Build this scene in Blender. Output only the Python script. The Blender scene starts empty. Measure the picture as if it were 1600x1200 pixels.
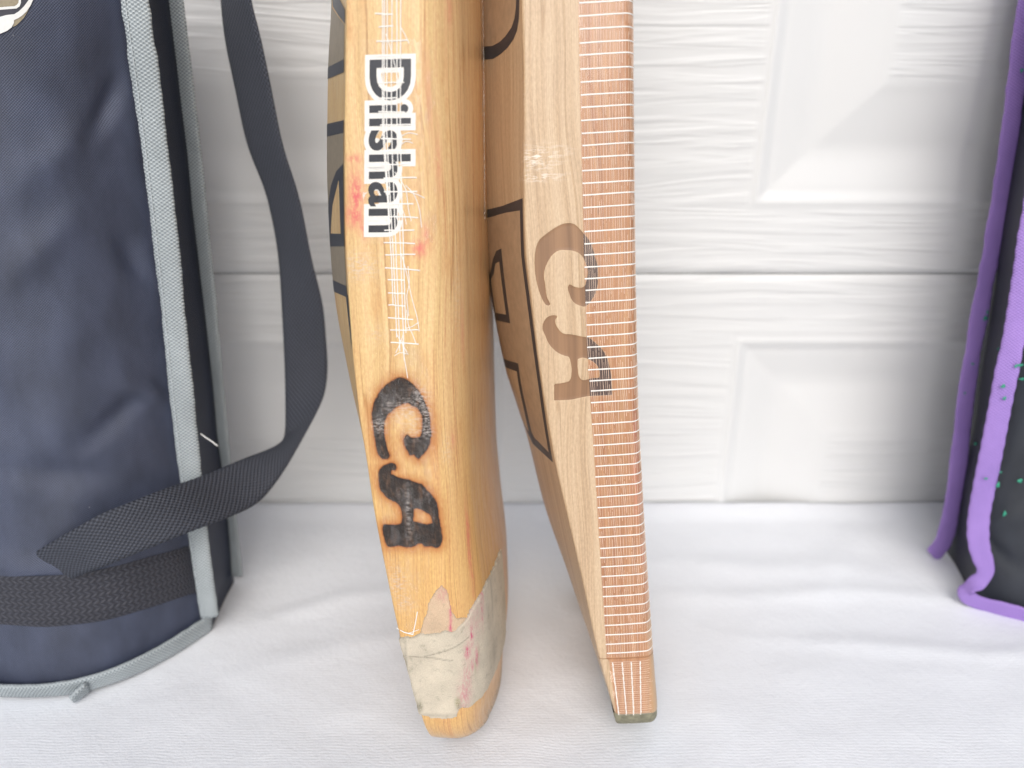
import bpy, bmesh, math, random
import numpy as np
from mathutils import Vector, noise as mnoise
from mathutils.geometry import tessellate_polygon

random.seed(7); rng = np.random.default_rng(7)
SC = bpy.context.scene
COL = SC.collection
R = math.radians

# ------------------------------------------------------------------ camera
cam_d = bpy.data.cameras.new('camera'); cam = bpy.data.objects.new('camera', cam_d); COL.objects.link(cam)
cam_d.sensor_width = 36; cam_d.lens = 27.0; cam_d.clip_start = .01; cam_d.clip_end = 100
cam.location = (0, 0, .25); cam.rotation_euler = (R(90-22), 0, 0)
cam_d.dof.use_dof = True; cam_d.dof.focus_distance = .272; cam_d.dof.aperture_fstop = 7.6
SC.camera = cam

# ------------------------------------------------------------------ sky and sun (bright overcast, open shade)
SUN_EL, SUN_AZ = R(40), R(180)          # azimuth measured clockwise from +Y
world = bpy.data.worlds.new('World'); SC.world = world; world.use_nodes = True
wn = world.node_tree; wn.nodes.clear()
sky = wn.nodes.new('ShaderNodeTexSky'); sky.sky_type = 'NISHITA'; sky.sun_disc = False
sky.sun_elevation = SUN_EL; sky.sun_rotation = SUN_AZ; sky.dust_density = 3.0; sky.air_density = 1.0
hs = wn.nodes.new('ShaderNodeHueSaturation'); hs.inputs['Saturation'].default_value = .50
bg = wn.nodes.new('ShaderNodeBackground'); bg.inputs['Strength'].default_value = .15
wo = wn.nodes.new('ShaderNodeOutputWorld')
wn.links.new(sky.outputs[0], hs.inputs['Color']); wn.links.new(hs.outputs[0], bg.inputs['Color']); wn.links.new(bg.outputs[0], wo.inputs[0])
sun_d = bpy.data.lights.new('sun', 'SUN'); sun = bpy.data.objects.new('sun', sun_d); COL.objects.link(sun)
sun_d.energy = 1.2; sun_d.angle = R(45); sun_d.color = (1, .97, .93)
sd = Vector((math.sin(SUN_AZ)*math.cos(SUN_EL), math.cos(SUN_AZ)*math.cos(SUN_EL), math.sin(SUN_EL)))
sun.rotation_euler = sd.to_track_quat('Z', 'Y').to_euler(); sun.location = (0, -2, 3)

SC.view_settings.view_transform = 'Standard'; SC.view_settings.look = 'None'
SC.view_settings.gamma = 1.0; SC.view_settings.use_curve_mapping = False
SC.view_settings.exposure = 0.0
SC.render.engine = 'CYCLES'
SC.cycles.max_bounces = 8; SC.cycles.transparent_max_bounces = 8

# ------------------------------------------------------------------ small tools
def tag(o, label=None, cat=None, group=None, kind=None):
    if label: o['label'] = label
    if cat: o['category'] = cat
    if group: o['group'] = group
    if kind: o['kind'] = kind
    return o
def thing(name, loc, label, cat, group=None):
    o = bpy.data.objects.new(name, None); COL.objects.link(o); o.location = loc; o.empty_display_size = .05
    return tag(o, label, cat, group)
def obj(name, verts, faces, mat, parent=None, smooth=True, attrs=None, uv=None):
    me = bpy.data.meshes.new(name)
    me.from_pydata([tuple(v) for v in np.asarray(verts, float)], [], [tuple(int(i) for i in f) for f in faces])
    if smooth: me.polygons.foreach_set('use_smooth', [True]*len(me.polygons))
    for k, a in (attrs or {}).items():
        a = np.asarray(a, np.float32)
        if a.ndim == 2:
            me.attributes.new(k, 'FLOAT_VECTOR', 'POINT').data.foreach_set('vector', a.ravel())
        else:
            me.attributes.new(k, 'FLOAT', 'POINT').data.foreach_set('value', a.ravel())
    for m in (mat if isinstance(mat, (list, tuple)) else [mat]): me.materials.append(m)
    me.update()
    o = bpy.data.objects.new(name, me); COL.objects.link(o)
    if parent is not None:
        o.parent = parent; o.matrix_parent_inverse = parent_inv(parent)
    return o
def parent_inv(p):
    """every mesh is modelled in place, so only an Empty's own position has to be undone"""
    from mathutils import Matrix
    return Matrix.Translation(p.location).inverted() if p.type == 'EMPTY' else Matrix.Identity(4)
def grid_faces(nr, nc, off=0, wrap=False):
    i = np.arange(nr-1)[:, None]; j = np.arange(nc if wrap else nc-1)[None, :]; j2 = (j+1) % nc
    return np.stack([off+i*nc+j, off+i*nc+j2, off+(i+1)*nc+j2, off+(i+1)*nc+j], -1).reshape(-1, 4)
def smooth(x, a, b):
    u = np.clip((np.asarray(x, float)-a)/(b-a), 0, 1); return u*u*(3-2*u)
def vnoise(P, scale, seed=0):
    """smooth value noise on points (n,3) -> -1..1"""
    return np.array([mnoise.noise(Vector((p[0]*scale+seed*17.3, p[1]*scale-seed*5.1, p[2]*scale+seed*9.7))) for p in P])

# ------------------------------------------------------------------ material tools
class G:
    def __init__(self, name):
        self.mat = bpy.data.materials.new(name); self.mat.use_nodes = True
        self.nt = self.mat.node_tree; self.nt.nodes.clear()
        self.out = self.nt.nodes.new('ShaderNodeOutputMaterial')
    def n(self, typ, ins=None, **props):
        nd = self.nt.nodes.new('ShaderNode'+typ)
        for k, v in props.items(): setattr(nd, k, v)
        for k, v in (ins or {}).items(): self.put(nd.inputs[k], v)
        return nd
    def put(self, sock, v):
        if isinstance(v, bpy.types.NodeSocket): self.nt.links.new(v, sock)
        elif isinstance(v, (tuple, list)) and len(v) == 3 and sock.type == 'RGBA': sock.default_value = (*v, 1)
        else: sock.default_value = v
    def attr(self, name, out='Fac'): return self.n('Attribute', attribute_name=name).outputs[out]
    def coord(self, out='Object'): return self.n('TexCoord').outputs[out]
    def vmul(self, v, k): return self.n('VectorMath', {0: v, 1: k}, operation='MULTIPLY').outputs[0]
    def vadd(self, v, k): return self.n('VectorMath', {0: v, 1: k}, operation='ADD').outputs[0]
    def math(self, op, a, b=0.0, c=0.0, clamp=False):
        return self.n('Math', {0: a, 1: b, 2: c}, operation=op, use_clamp=clamp).outputs[0]
    def noise(self, v, scale=1.0, detail=3.0, rough=.55, dist=0.0, out='Fac'):
        return self.n('TexNoise', {'Vector': v, 'Scale': scale, 'Detail': detail, 'Roughness': rough, 'Distortion': dist}).outputs[out]
    def ramp(self, f, stops, interp='LINEAR'):
        nd = self.n('ValToRGB', {'Fac': f}); cr = nd.color_ramp; cr.interpolation = interp
        while len(cr.elements) > 1: cr.elements.remove(cr.elements[-1])
        for i, (p, c) in enumerate(stops):
            e = cr.elements[0] if i == 0 else cr.elements.new(p)
            e.position = p; e.color = (*((c,)*3 if isinstance(c, (int, float)) else c), 1)
        return nd.outputs['Color']
    def mr(self, v, a, b, c=0.0, d=1.0, typ='SMOOTHSTEP'):
        return self.n('MapRange', {'Value': v, 'From Min': a, 'From Max': b, 'To Min': c, 'To Max': d}, interpolation_type=typ).outputs[0]
    def mix(self, f, a, b, mode='MIX'):
        nd = self.n('Mix', {}, data_type='RGBA', blend_type=mode)
        self.put(nd.inputs[0], f); self.put(nd.inputs[6], a); self.put(nd.inputs[7], b); return nd.outputs[2]
    def bump(self, h, strength=.3, dist=.001, normal=None):
        ins = {'Height': h, 'Strength': strength, 'Distance': dist}
        if normal is not None: ins['Normal'] = normal
        return self.n('Bump', ins).outputs[0]
    def bsdf(self, color, rough=.5, normal=None, spec=.5, coat=0.0, coat_rough=.1, sheen=0.0, **kw):
        ins = {'Base Color': color, 'Roughness': rough, 'Specular IOR Level': spec, 'Coat Weight': coat, 'Coat Roughness': coat_rough, 'Sheen Weight': sheen}
        if normal is not None: ins['Normal'] = normal
        ins.update(kw)
        nd = self.n('BsdfPrincipled', ins); self.nt.links.new(nd.outputs[0], self.out.inputs[0]); return nd
# ------------------------------------------------------------------ geometry helpers (numpy)
def herm(x, xs, ys):
    """monotone cubic interpolation through (xs, ys)"""
    xs = np.asarray(xs, float); ys = np.asarray(ys, float)
    if xs[0] > xs[-1]: xs = xs[::-1]; ys = ys[::-1]
    h = np.diff(xs); d = np.diff(ys)/h
    m = np.zeros(len(xs)); m[0] = d[0]; m[-1] = d[-1]
    for i in range(1, len(xs)-1):
        m[i] = 0. if d[i-1]*d[i] <= 0 else 2*d[i-1]*d[i]/(d[i-1]+d[i])
    x = np.clip(np.asarray(x, float), xs[0], xs[-1])
    k = np.clip(np.searchsorted(xs, x)-1, 0, len(xs)-2)
    u = (x-xs[k])/h[k]
    return ((2*u**3-3*u**2+1)*ys[k] + (u**3-2*u**2+u)*h[k]*m[k]
            + (-2*u**3+3*u**2)*ys[k+1] + (u**3-u**2)*h[k]*m[k+1])

HW = 54.0                                   # half the width of a bat blade, mm

class Bat:
    """A bat blade seen edge on. s runs up the blade from the toe, t across its thickness
    (back < 0 < face), e out of the near edge; all in mm. v is the girth coordinate: v = t on the
    flat of the edge, measured along the surface beyond its two arrises."""
    def __init__(self, O, lean, roll, yaw, tb, ts, t1, tf, tm, ke, cw, R, smin=0., rb=1.2, bulge=.5):
        self.O = np.array(O, float)*1000; self.smin = smin
        L = np.array([-math.sin(roll), math.sin(lean), math.cos(lean)]); L /= np.linalg.norm(L)
        T = np.array([math.cos(yaw), -math.sin(yaw), 0.]); T -= L*(T@L); T /= np.linalg.norm(T)
        E = np.cross(T, L)
        self.L, self.T, self.E = L, T, E if E[1] < 0 else -E
        self.tab = dict(tb=tb, ts=ts, t1=t1, tf=tf, tm=tm, ke=ke)
        self.cw, self.R, self.rb, self.bulge = cw, R, rb, bulge
    def g(self, k, s):
        a = self.tab[k]; return herm(s, [p[0] for p in a], [p[1] for p in a])
    def width(self, s):
        u = np.clip((np.asarray(s, float)-self.smin)/self.R, 0, 1)
        return self.cw + (HW-self.cw)*np.sqrt(1-(1-u)**2)
    def section(self, s, nb=26, ne=70, nc=24, nf=26):
        """rows of half sections from the spine over the near edge to the middle of the face"""
        s = np.atleast_1d(np.asarray(s, float))[:, None]
        G = {k: self.g(k, s) for k in self.tab}
        tb, ts, t1, tf, tm, ke = (G[k] for k in ('tb', 'ts', 't1', 'tf', 'tm', 'ke'))
        rb = self.rb
        q = (1-np.linspace(0, 1, nb)**1.0)[None, :]                # 1 at the spine .. 0 at the arris
        eb = -rb-(HW-rb)*q
        g = np.where(q > .8, .88*(q-.0)/1.0+.0, .88*q)
        g = q*.97 - .10*np.clip((q-.72)/.28, 0, 1)**2*.9
        g = g/(.97-.09)
        tbk = tb + (ts-tb)*np.clip(g, 0, None)
        a = np.linspace(0, 1, 7)[1:-1][None, :]*math.pi/2           # small round of the back arris
        tr = tb + rb*(1-np.cos(a))*1.0 + 0*tb
        er = -rb + rb*np.sin(a) + 0*tb
        x = np.linspace(0, 1, ne)[None, :]
        te = tb+rb + (t1-tb-rb)*x
        ee = self.bulge*4*x*(1-x)*.6 + 0*tb
        a = np.linspace(0, 1, nc)[1:][None, :]*math.pi/2
        tc = t1 + (tf-t1)*np.sin(a)
        ec = -ke*(1-np.cos(a))
        y = np.linspace(0, 1, nf)[1:][None, :]
        tF = tf + (tm-tf)*(1-(1-y)**2)
        eF = -ke - (HW-ke)*y
        t = np.concatenate([tbk, tr, te, tc, tF], 1)
        e = np.concatenate([eb+0*tb, er, ee, ec, eF], 1)
        d = np.hypot(np.diff(t, axis=1), np.diff(e, axis=1))
        v = np.concatenate([0*t[:, :1], np.cumsum(d, 1)], 1)
        i0 = nb+5+ne//2                                            # a column on the flat of the edge
        v += t[:, i0:i0+1]-v[:, i0:i0+1]
        w = self.width(s)
        # the end of the toe is rounded over in thickness as well
        r = 2.2; k = np.clip((s-self.smin)/r, 0, 1); sh = r*(1-np.sqrt(1-(1-k)**2))
        mid = (tb+tf)/2; half = (tf-tb)/2
        t = mid+(t-mid)*np.clip(1-sh/half, .3, 1)
        e = -HW+(e+HW)*w/HW
        return t, e, v
    def pos(self, s, t, e):
        s, t, e = np.broadcast_arrays(s, t, e)
        return (self.O + s[..., None]*self.L + t[..., None]*self.T + e[..., None]*self.E)/1000
    def lut(self, smax=300, ds=1.0, v0=-96, v1=72, dv=.5):
        S = np.arange(self.smin, smax+ds, ds); t, e, v = self.section(S)
        V = np.arange(v0, v1+dv, dv)
        P = np.zeros((len(S), len(V), 3))
        for i in range(len(S)):
            P[i] = self.pos(S[i], np.interp(V, v[i], t[i]), np.interp(V, v[i], e[i]))
        gs = np.gradient(P, axis=0); gv = np.gradient(P, axis=1)
        N = np.cross(gv, gs); N /= np.linalg.norm(N, axis=2, keepdims=True)+1e-12
        N[:] = np.where(((N*self.E).sum(2) + (N*self.T).sum(2)*0)[..., None] < -.99, -N, N)
        self.LS, self.LV, self.LP, self.LN = S, V, P, N
        self.ds, self.dv = ds, dv
        return self
    def on(self, s, v, off=0.0):
        """point on the surface at (s, v) mm, lifted off mm along the normal"""
        s = np.asarray(s, float); v = np.asarray(v, float)
        a = np.clip((s-self.LS[0])/self.ds, 0, len(self.LS)-1.001); b = np.clip((v-self.LV[0])/self.dv, 0, len(self.LV)-1.001)
        i = a.astype(int); j = b.astype(int); fa = (a-i)[..., None]; fb = (b-j)[..., None]
        def bl(A): return (A[i, j]*(1-fa)*(1-fb)+A[i+1, j]*fa*(1-fb)+A[i, j+1]*(1-fa)*fb+A[i+1, j+1]*fa*fb)
        return bl(self.LP) + bl(self.LN)*(np.asarray(off, float)[..., None]/1000)

def sdf(S, V, polys):
    """signed distance (mm, negative inside, even-odd) of points to a set of closed polygons"""
    sh = S.shape; x = S.ravel(); y = V.ravel(); best = np.full(x.shape, 1e9); ins = np.zeros(x.shape, bool)
    for poly in polys:
        p = np.asarray(poly, float); q = np.roll(p, -1, 0)
        for (ax, ay), (bx, by) in zip(p, q):
            dx, dy = bx-ax, by-ay; L2 = dx*dx+dy*dy+1e-12
            u = np.clip(((x-ax)*dx+(y-ay)*dy)/L2, 0, 1)
            best = np.minimum(best, (x-ax-u*dx)**2+(y-ay-u*dy)**2)
            c = (ay > y) != (by > y)
            ins ^= c & (x < dx*(y-ay)/(dy if dy else 1e-12)+ax)
    return np.where(ins, -1, 1).reshape(sh)*np.sqrt(best).reshape(sh)

RIGHT = Bat((.04832, .22976, .0145), math.radians(9.5), math.radians(2.9), 0.,
    tb=[(-6,-6.0),(4,-8.0),(31,-14),(60,-18.8),(90,-24.2),(110,-27.7),(142,-31.4),(167,-33.4),(186,-34.6),(205,-34.2),(240,-32.6),(265,-32.1),(330,-30),(470,-26)],
    ts=[(-6,-6.5),(0,-9.5),(10,-13.0),(43,-22.6),(71,-30.6),(102,-36.6),(118,-40.5),(133,-44.4),(158,-48),(182,-50),(205,-50.4),(265,-50),(330,-48),(470,-38)],
    t1=[(0,6.0),(30,4.2),(86,1.6),(135,.2),(182,.2),(265,.6),(470,1)],
    tf=[(0,10),(5,9.7),(33,8),(60,6.6),(86,5.4),(136,3.9),(182,3.8),(265,4.3),(470,4.3)],
    tm=[(0,10.6),(33,9.4),(86,7.2),(136,6.2),(182,6.2),(265,6.6),(470,6.6)],
    ke=[(0,7),(470,7)], cw=44, R=9, smin=-5.5)
LEFT = Bat((-0.02232, 0.21170, 0.02176), math.radians(9.5), math.radians(.6), math.radians(6),
    tb=[(0.0,-10.0),(9.5,-11.0),(24.8,-13.8),(44.9,-18.0),(68.8,-21.7),(91.7,-24.8),(109.8,-26.5),(125.1,-28.1),(149.9,-29.3),(178.6,-29.6),(197.7,-28.8),(223.5,-27.3),(253.1,-25.1),(315.1,-22.9),(448.8,-19.1)],
    ts=[(0.0,-12.4),(44.9,-22.9),(71.6,-31.5),(92.6,-38.2),(107.9,-43.0),(134.7,-48.1),(160.4,-51.5),(174.8,-52.0),(199.6,-51.8),(220.6,-50.6),(241.6,-48.9),(267.4,-45.8),(315.1,-43.9),(448.8,-34.4)],
    t1=[(0.0,-1.0),(28.6,-1.9),(86.0,-4.8),(257.8,-4.8),(448.8,-4.8)],
    tf=[(0.0,9.5),(19.1,11.8),(43.0,11.4),(71.6,8.8),(95.5,7.2),(143.2,6.8),(257.8,7.2),(448.8,7.2)],
    tm=[(0.0,11.5),(19.1,13.7),(43.0,13.0),(71.6,10.0),(95.5,8.4),(143.2,8.0),(257.8,8.9),(448.8,8.9)],
    ke=[(0.0,21.0),(448.8,22.9)], cw=22, R=30, smin=-13)
# ------------------------------------------------------------------ materials
def wood(name, left):
    g = G(name); sv = g.attr('sv', 'Vector'); sep = g.n('SeparateXYZ', {0: sv}); s, v = sep.outputs[0], sep.outputs[1]
    wob = g.noise(g.vmul(sv, (.012, .03, 0)), detail=1); wv = g.math('MULTIPLY', g.math('SUBTRACT', wob, .5), 9.0)
    sw = g.n('CombineXYZ', {0: s, 1: g.math('ADD', v, wv), 2: 0.0}).outputs[0]
    streak = g.noise(g.vmul(sw, (.004, .33, 0)), detail=4, rough=.6)
    fine = g.noise(g.vmul(sw, (.035, 2.6, 0)), detail=3, rough=.65)
    fleck = g.noise(g.vmul(sv, (.55, 1.5, 0)), detail=3, rough=.7)
    line = g.noise(g.vmul(sw, (.0015, .16, 0)), scale=1.0, detail=0)
    line = g.mr(g.math('ABSOLUTE', g.math('SUBTRACT', g.math('FRACT', g.math('MULTIPLY', line, 9.0)), .5)), .0, .045, 1, 0)
    if left:
        base = g.ramp(streak, [(.28, (.56, .345, .145)), (.48, (.68, .455, .21)), (.72, (.74, .52, .27))])
        face = g.math('ADD', g.mr(v, -9, 16, 0, .8), g.math('MULTIPLY', g.math('SUBTRACT', streak, .5), 1.2), clamp=True)
        base = g.mix(face, base, (.75, .455, .215))  # orange of the oiled face, lightened in colour in place of missing light
        base = g.mix(g.mr(s, 165, 60, 0, .6), base, (.64, .345, .095))
        base = g.mix(g.mr(s, 8, -8, 0, .6), base, (.50, .33, .17)); base = g.mix(g.math('MULTIPLY', g.mr(s, -3.5, -10, 0, 1), g.mr(g.noise(g.vmul(sv, (.5, .5, 0)), detail=4), .35, .6)), base, (.20, .13, .07))
        grime = g.mr(g.noise(g.vmul(sv, (.03, .12, 0)), detail=5, rough=.7), .50, .68, 0, .5)
        base = g.mix(grime, base, (.58, .28, .10))
        rs = g.mr(g.noise(g.vmul(sw, (.012, .45, 0)), detail=5, rough=.7), .52, .66, 0, .75)
        base = g.mix(g.math('MULTIPLY', rs, g.mr(v, -12, 6, .15, 1)), base, (.50, .20, .075))
        lc = (.36, .15, .04)
    else:
        base = g.ramp(streak, [(.28, (.44, .30, .18)), (.5, (.555, .40, .255)), (.74, (.62, .465, .31))])
        lc = (.33, .20, .10)
    base = g.mix(g.math('MULTIPLY', line, .6 if left else .45), base, lc)
    base = g.mix(.32, base, g.ramp(fine, [(.3, (.25, .25, .25)), (.7, (.8, .8, .8))]), 'OVERLAY')
    base = g.mix(.34 if left else .26, base, g.ramp(fleck, [(.32, (.28, .28, .28)), (.68, (.75, .75, .75))]), 'OVERLAY')
    if not left:
        tv = g.attr('tv')
        heart = g.mr(tv, -.25, .25)
        hc = g.ramp(g.noise(g.vmul(sw, (.010, .5, 0)), detail=4, rough=.65), [(.3, (.37, .16, .075)), (.52, (.47, .235, .115)), (.7, (.53, .30, .155))])
        hc = g.mix(.35, hc, g.ramp(fine, [(.3, (.22, .22, .22)), (.7, (.75, .75, .75))]), 'OVERLAY')
        spot = g.mr(g.noise(g.vmul(sv, (.10, .8, 0)), detail=2), .70, .76, 0, .6)
        hc = g.mix(spot, hc, (.14, .05, .02))
        hc = g.mix(g.mr(v, 3.5, 9, 0, .7), hc, (.56, .38, .20))
        base = g.mix(heart, base, hc)
        pk = g.math('MULTIPLY', g.attr('pink'), g.mr(g.noise(g.vmul(sv, (.12, .9, 0)), detail=4), .35, .65))
        base = g.mix(pk, base, (.60, .20, .17))
        ca = g.attr('ca'); d = g.math('ADD', ca, g.math('MULTIPLY', g.math('SUBTRACT', fleck, .5), .25))
        inside = g.mr(d, -.10, .12, 1, 0)
        tone = g.mix(heart, g.ramp(streak, [(.3, (.20, .105, .052)), (.7, (.35, .195, .10))]), g.ramp(fine, [(.35, (.045, .025, .022)), (.7, (.15, .09, .07))]))
        rim = g.mr(g.math('ABSOLUTE', g.math('SUBTRACT', d, .05)), .0, .16, .35, 0)
        base = g.mix(inside, base, tone)
        base = g.mix(rim, base, (.72, .52, .30))
        wh = g.math('MULTIPLY', g.attr('white'), g.mr(g.noise(g.vmul(sv, (1.0, .25, 0)), detail=4, rough=.7), .45, .62))
        base = g.mix(wh, base, (.85, .78, .68))
        h = g.math('ADD', g.math('MULTIPLY', fine, .5), g.math('MULTIPLY', inside, -1.6))
        g.bsdf(base, .42, g.bump(h, .35, .0004), coat=.12, coat_rough=.25)
    else:
        pk = g.math('MULTIPLY', g.attr('pink'), g.mr(g.noise(g.vmul(sv, (.55, .9, 0)), detail=4, rough=.7), .30, .55))
        base = g.mix(pk, base, (.66, .12, .12))
        ca = g.attr('ca')
        rag = g.math('SUBTRACT', g.noise(g.vmul(sv, (.7, .7, 0)), detail=2), .5)
        d = g.math('ADD', ca, g.math('MULTIPLY', rag, .7))
        hal = g.math('MULTIPLY', g.math('POWER', g.mr(ca, -.2, 4.8, 1, 0, 'LINEAR'), 1.6), g.mr(g.noise(g.vmul(sv, (.18, .5, 0)), detail=3), .12, .52))
        base = g.mix(hal, base, (.42, .13, .018))
        edge = g.mr(d, .05, .7, .8, 0); base = g.mix(edge, base, (.22, .06, .012))
        inside = g.mr(d, -.08, .16, 1, 0)
        ct = g.ramp(g.noise(g.vmul(sv, (.22, .55, 0)), detail=6, rough=.72), [(.34, (.012, .008, .006)), (.52, (.026, .015, .010)), (.62, (.075, .038, .020)), (.74, (.17, .09, .05))])
        base = g.mix(inside, base, ct)
        wn_ = g.mr(g.noise(g.vmul(sv, (1.3, .45, 0)), detail=6, rough=.8), .44, .60)
        wh = g.math('MULTIPLY', g.attr('white'), wn_)
        base = g.mix(wh, base, (.62, .56, .52))
        rough = g.mr(g.noise(g.vmul(sv, (.08, .3, 0)), detail=3), .3, .7, .30, .5)
        h = g.math('ADD', g.math('MULTIPLY', fine, .45), g.math('MULTIPLY', fleck, .5))
        h = g.math('ADD', h, g.math('MULTIPLY', g.math('MULTIPLY', rag, inside), 3.0))
        g.bsdf(base, g.math('ADD', rough, g.math('MULTIPLY', inside, .2)), g.bump(h, .4, .0004), coat=g.mr(d, -.1, .3, 0, .25), coat_rough=.3)
    return g.mat

def plain(name, color, rough=.5, var=.15, scale=400, bump=.0, **kw):
    g = G(name); c = g.coord(); nz = g.noise(c, scale=scale, detail=4)
    lo = tuple(x*(1-var) for x in color); hi = tuple(min(1, x*(1+var)) for x in color)
    nor = g.bump(nz, bump, .0005) if bump else None
    g.bsdf(g.ramp(nz, [(.3, lo), (.7, hi)]), rough, nor, **kw); return g.mat

def film(name, amount=.06, rough=.12, milk=0.0, crinkle=0.0):
    g = G(name); tr = g.n('BsdfTransparent'); gl = g.n('BsdfGlossy', {'Roughness': rough})
    df = g.n('BsdfDiffuse', {'Color': (.8, .78, .74, 1)})
    sv = g.attr('sv', 'Vector')
    if crinkle: g.nt.links.new(g.bump(g.noise(g.vmul(sv, (.35, .8, 0)), detail=4, rough=.7), crinkle, .0015), gl.inputs['Normal'])
    amt = g.math('MULTIPLY', g.mr(g.noise(g.vmul(sv, (.06, .14, 0)), detail=5, rough=.7), .50, .62, .1, 1), amount) if crinkle else amount
    a = g.n('MixShader', {0: amt, 1: tr.outputs[0], 2: gl.outputs[0]})
    m = g.math('MULTIPLY', g.mr(g.noise(g.vmul(sv, (.10, .35, 0)), detail=5, rough=.7), .50, .72), milk)
    b = g.n('MixShader', {0: m, 1: a.outputs[0], 2: df.outputs[0]})
    g.nt.links.new(b.outputs[0], g.out.inputs[0]); return g.mat

def weave(name, color, dark, pu, pv, depth, rough=.6, mode='plain', var=.12, **kw):
    """woven cloth; attribute uvm = (along, across) in mm"""
    g = G(name); uv = g.attr('uvm', 'Vector'); sep = g.n('SeparateXYZ', {0: uv}); u, v = sep.outputs[0], sep.outputs[1]
    jit = g.math('MULTIPLY', g.math('SUBTRACT', g.noise(g.vmul(uv, (.25, .25, 0)), detail=2), .5), .5)
    if mode == 'chevron':
        tri = g.math('PINGPONG', v, pv); w = g.math('ADD', u, g.math('ADD', tri, jit))
        a = g.math('SINE', g.math('MULTIPLY', w, 2*math.pi/pu)); b = g.math('ABSOLUTE', g.math('SINE', g.math('MULTIPLY', v, math.pi/pv)))
        h = g.math('MULTIPLY', g.mr(a, -1, 1), g.mr(b, 0, .6))
    else:
        a = g.math('SINE', g.math('MULTIPLY', g.math('ADD', u, jit), 2*math.pi/pu)); b = g.math('SINE', g.math('MULTIPLY', v, 2*math.pi/pv))
        h = g.mr(g.math('MULTIPLY', a, b), -1, 1)
    big = g.noise(g.vmul(uv, (.03, .06, 0)), detail=4, rough=.6)
    c = g.mix(h, dark, color); c = g.mix(var, c, g.ramp(big, [(.3, (.2, .2, .2)), (.7, (.8, .8, .8))]), 'OVERLAY')
    lint = g.mr(g.noise(g.vmul(uv, (.6, .6, 0)), detail=1), .80, .84, 0, .35); c = g.mix(lint, c, (.5, .5, .52))
    g.bsdf(c, rough, g.bump(h, .7, depth), **kw); return g.mat

def fabric_patch(name, base_c):
    g = G(name); sv = g.attr('sv', 'Vector'); sep = g.n('SeparateXYZ', {0: sv}); s = sep.outputs[0]
    f = g.noise(g.vmul(sv, (2.2, 2.2, 0)), detail=3, rough=.7); big = g.noise(g.vmul(sv, (.10, .10, 0)), detail=4)
    c = g.ramp(big, [(.3, tuple(x*.80 for x in base_c)), (.7, base_c)])
    c = g.mix(.30, c, g.ramp(f, [(.3, (.25, .25, .25)), (.7, (.75, .75, .75))]), 'OVERLAY')
    dirt = g.mr(g.noise(g.vmul(sv, (.28, .28, 0)), detail=7, rough=.78), .52, .68, 0, .45)
    c = g.mix(dirt, c, (.22, .20, .14))
    c = g.mix(g.math('MULTIPLY', g.attr('edge'), g.mr(f, .3, .6)), c, (.12, .11, .085))
    c = g.mix(g.math('MULTIPLY', g.attr('pink'), g.mr(g.noise(g.vmul(sv, (.5, 1.4, 0)), detail=3), .32, .6)), c, (.55, .07, .17))
    c = g.mix(g.math('MULTIPLY', g.attr('green'), g.mr(f, .35, .6)), c, (.20, .22, .07))
    g.bsdf(c, .7, g.bump(g.math('ADD', f, g.math('MULTIPLY', big, 1.5)), .5, .0005)); return g.mat

def door_paint():
    g = G('white_door_paint'); c = g.coord()
    w = g.noise(g.vmul(c, (5, 1, 30)), scale=1.0, detail=1)
    cc = g.vadd(g.vmul(c, (9.0, 0, 165.0)), g.vmul(g.vadd(w, (-.5, -.5, -.5)), (0, 0, 3.6)))
    n1 = g.noise(cc, scale=1.0, detail=2.5, rough=.5, dist=.5)
    n1 = g.mr(n1, .36, .62)
    gr = g.math('MULTIPLY', n1, g.attr('grain'))
    tone = g.noise(c, scale=6, detail=4)
    g.bsdf(g.ramp(tone, [(.3, (.70, .712, .718)), (.7, (.74, .75, .755))]), .42, g.bump(gr, .42, .0013), spec=.4); return g.mat

def cloth_mat():
    g = G('white_cloth'); c = g.coord()
    rib = g.math('SINE', g.math('MULTIPLY', g.n('SeparateXYZ', {0: g.vadd(c, g.vmul(g.noise(c, scale=25, detail=1), (.006, .006, 0)))}).outputs[1], 2*math.pi/.0014))
    f = g.noise(g.vmul(c, (600, 900, 600)), scale=1.0, detail=3, rough=.7)
    f2 = g.noise(c, scale=170, detail=3, rough=.6)
    h = g.math('ADD', g.math('MULTIPLY', rib, .09), g.math('ADD', f, g.math('MULTIPLY', f2, 1.3)))
    tone = g.noise(c, scale=7, detail=4)
    col = g.ramp(tone, [(.3, (.775, .80, .845)), (.7, (.81, .835, .88))])
    g.bsdf(col, .9, g.bump(h, .38, .0007), spec=.2, sheen=.15); return g.mat

MW_L = wood('aged_willow', True); MW_R = wood('new_willow', False)
M_thread = plain('white_glass_thread', (.86, .83, .78), .5, .05)
M_thread_fine = plain('fine_glass_thread', (.72, .53, .41), .5, .1)
M_film = film('clear_tape', .03, .12, .0); M_face_film = film('face_sheet', .15, .3, .6); M_film_worn = film('worn_clear_tape', .09, .16, .05, .8)
M_black = plain('black_ink', (.030, .032, .040), .35, .2, 900)
M_white = plain('white_vinyl', (.78, .75, .70), .4, .06, 500)
M_slate = plain('slate_foil', (.040, .044, .058), .35, .12, 500)
M_olive = plain('champagne_foil', (.30, .245, .175), .38, .12, 300)
M_olive_bounce = plain('champagne_foil_warm_bounce', (.45, .32, .21), .4, .12, 300)  # champagne foil again, with shade and warm bounced light put into its colour
M_rubber = plain('grey_green_rubber', (.20, .19, .13), .75, .3, 600, .3)
M_grip = plain('rubber_grip', (.03, .03, .035), .7, .2)
M_patch = fabric_patch('cloth_tape', (.63, .555, .435)); M_flare = fabric_patch('soaked_cloth_tape', (.66, .48, .32))
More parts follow.
